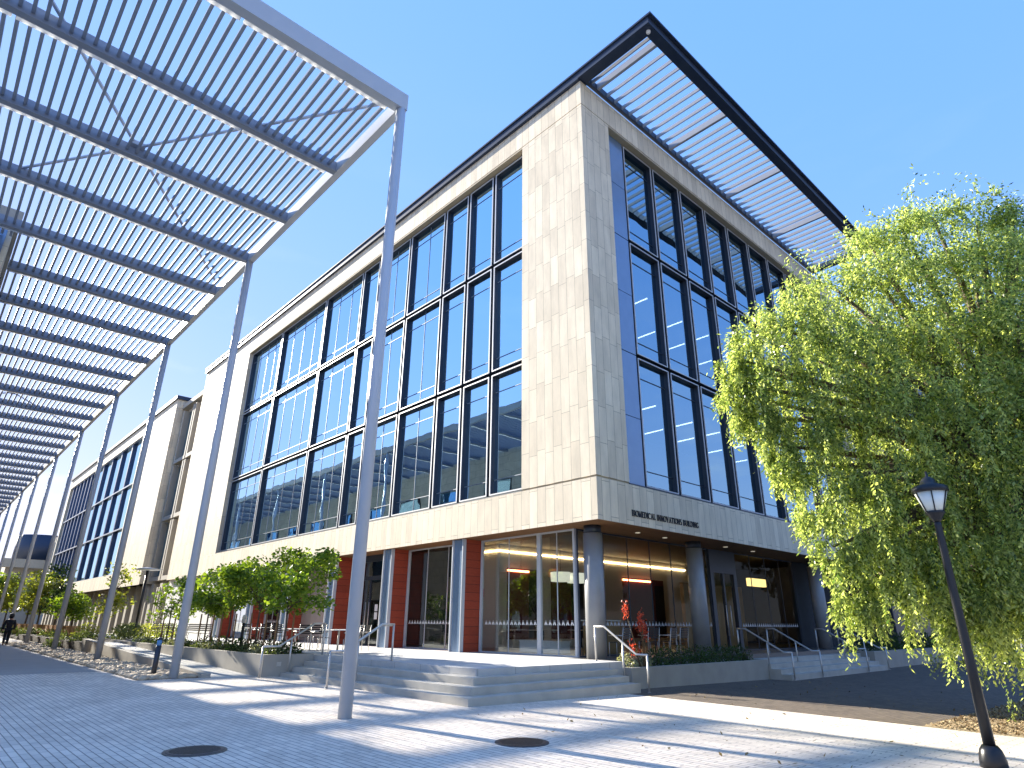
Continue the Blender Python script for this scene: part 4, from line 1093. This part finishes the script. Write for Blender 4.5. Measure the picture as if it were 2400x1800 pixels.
MB().box(17.4, 17.9, 16.3, 18.4, TZ + .01, TZ + .38).build('body', M['white'], t)
MB().box(17.38, 17.92, 16.28, 18.42, TZ + .381, TZ + .42).build('top', M['white'], t)
t = empty('fire_alarm', (19.41, 23.0, 2.6), 'small red sign with a white mark on the pale inner wall', 'sign')
MB().box(19.39, 19.418, 22.9, 23.25, 2.75, 3.1).build('plate', M['redsign'], t)
MB().box(19.38, 19.389, 23.03, 23.1, 2.82, 3.02).build('mark', M['white'], t)
t = empty('wall_cabinet', (19.41, 22.9, 1.3), 'small grey call-button cabinet with dark openings on the pale inner wall', 'cabinet')
MB().box(19.36, 19.418, 22.95, 23.3, 1.0, 1.95).build('body', M['trim'], t)
MB().box(19.35, 19.359, 23.05, 23.2, 1.1, 1.45).box(19.35, 19.359, 23.05, 23.2, 1.6, 1.8).build('opening', M['black'], t)

# ------------------------------------------------------------------ far buildings
fb = empty('far_hall', (16, 160, 0), 'distant pale concrete hall with a dark blue round drum above', 'building')
MB().box(13.0, 45, 158, 190, -.2, 12.3).box(19.5, 45, 155, 157.9, -.2, 17).build('wall', M['precast'], fb)
MB().box(12.0, 19.4, 156, 157.95, 11.0, 12.6).build('cornice', M['stone_plain'], fb)
MB().lathe(19.5, 165, [(5.4, 12.31), (5.4, 17.8)], 40).build('drum', M['navy'], fb)
for k in range(4): MB().box(20.5 + 1.6 * k, 21.2 + 1.6 * k, 154.93, 154.99, 13, 15.5).build('window', M['slate'], fb)
fb = empty('far_block', (8, 170, 0), 'low distant grey block at the end of the walk', 'building')
MB().box(2, 12.9, 175, 200, -.2, 10.5).build('wall', M['precast'], fb)
MB().box(1.7, 13.0, 174.7, 174.99, 9.6, 10.6).build('cornice', M['stone_plain'], fb)

# trees across the way (they stand behind the camera and are mirrored in the windows)
def big_tree(x, y, h, w, label):
    t = empty('plaza_tree', (x, y, -.1), label, 'tree', 'broad trees across the plaza')
    cl = []
    for k in range(14):
        a = random.random() * 6.28; q = random.random() ** .5
        cl.append((x + math.cos(a) * w * .6 * q, y + math.sin(a) * w * .6 * q, h * (.45 + .45 * random.random()), w * .38, w * .38, h * .12, 420))
    V, F = blob_crown(cl, .38, .28)
    np_mesh('crown', V, F, M['leaf_dark'], t)
    limbs((x, y, -.2), (x, y, h * .5), [c[:3] for c in cl], .3, .2).build('trunk', M['bark'], t)
for (x, y, h, w, lb) in ((23, -8, 11.5, 4.0, 'broad dark tree mirrored in the lowest window by the stone corner'), (31, -11, 10, 4.5, 'broad dark tree mirrored low in the middle windows'), (39, -10, 10, 4.5, 'broad dark tree mirrored low in the far windows'), (50, -6, 12, 5, 'broad dark tree beyond the drooping tree'), (60, 2, 11, 5, 'broad dark tree standing beyond the shaded planter')):
    big_tree(x, y, h, w, lb)

for i_, (x, y) in enumerate(((-6, -34), (6, -36), (18, -33), (30, -35), (43, -33), (56, -35), (70, -30), (84, -22))):  # unseen row, added to block low sky and darken what the glass mirrors
    big_tree(x, y, 9.5 + 1.5 * (i_ % 3), 6.0, 'broad dark tree in the unseen row added to block the low sky and darken reflections')
# ------------------------------------------------------------------ the walker
pr_ = empty('person', (5.05, 49.4, gz(5, 49.4)), 'person in dark clothes with black hair walking away along the shaded path', 'person')
def skin_mesh(name, verts, edges, radii, mat, parent, sub=1):
    me = bpy.data.meshes.new(name)
    me.from_pydata(verts, edges, [])
    o = bpy.data.objects.new(name, me); col.objects.link(o); o.parent = parent
    md = o.modifiers.new('skin', 'SKIN'); md.use_smooth_shade = True
    for i, r in enumerate(radii): me.skin_vertices[0].data[i].radius = (r, r) if not isinstance(r, tuple) else r
    me.skin_vertices[0].data[0].use_root = True
    s = o.modifiers.new('sub', 'SUBSURF'); s.levels = sub; s.render_levels = sub
    me.materials.append(mat)
    return o
def skin_object(*a, **k):
    me = a[1]
    return None
BV = [(0, 0, .93), (0, .02, 1.15), (0, .02, 1.38), (0, .03, 1.47), (0, .04, 1.56), (0, .04, 1.66),
      (.19, .02, 1.38), (.26, .0, 1.12), (.27, .10, .88), (.275, .14, .80),
      (-.19, .02, 1.38), (-.27, .03, 1.12), (-.27, -.02, .88), (-.275, -.03, .80),
      (.09, 0, .88), (.10, .12, .50), (.10, .05, .09), (.10, .18, .03),
      (-.09, 0, .88), (-.10, -.06, .50), (-.10, -.26, .12), (-.10, -.15, .04)]
BE = [(0, 1), (1, 2), (2, 3), (3, 4), (4, 5), (2, 6), (6, 7), (7, 8), (8, 9), (2, 10), (10, 11), (11, 12), (12, 13), (0, 14), (14, 15), (15, 16), (16, 17), (0, 18), (18, 19), (19, 20), (20, 21)]
BR = [.14, .13, .14, .06, .09, .09, .06, .045, .035, .03, .06, .045, .035, .03, .09, .06, .045, .035, .09, .06, .045, .035]
def skin_build(name, idx, mat, grow):
    m = {j: i for i, j in enumerate(idx)}
    me = bpy.data.meshes.new(name)
    me.from_pydata([BV[j] for j in idx], [(m[a], m[b]) for a, b in BE if a in m and b in m], [])
    o = bpy.data.objects.new(name, me); col.objects.link(o); o.parent = pr_
    md = o.modifiers.new('skin', 'SKIN'); md.use_smooth_shade = True
    if not me.skin_vertices:
        bpy.context.view_layer.objects.active = o
        bpy.ops.mesh.customdata_skin_add()
    for i, j in enumerate(idx):
        r = BR[j] + grow
        me.skin_vertices[0].data[i].radius = (r, r)
    me.skin_vertices[0].data[0].use_root = True
    s = o.modifiers.new('sub', 'SUBSURF'); s.levels = 1; s.render_levels = 1
    me.materials.append(mat)
    return o
skin_build('body', list(range(22)), M['skin'], 0.0)
skin_build('coat', [0, 1, 2, 6, 7, 8, 10, 11, 12, 14, 18], M['cloth'], .035)
skin_build('trousers', [0, 14, 15, 16, 18, 19, 20], M['cloth'], .022)
MB().lathe(5.05, 49.43, [(.05, 1.50 + .16), (.125, 1.58 + .16), (.13, 1.70 + .16), (.10, 1.78 + .16), (.03, 1.81 + .16)], 14).build('hair', M['hair'], pr_)
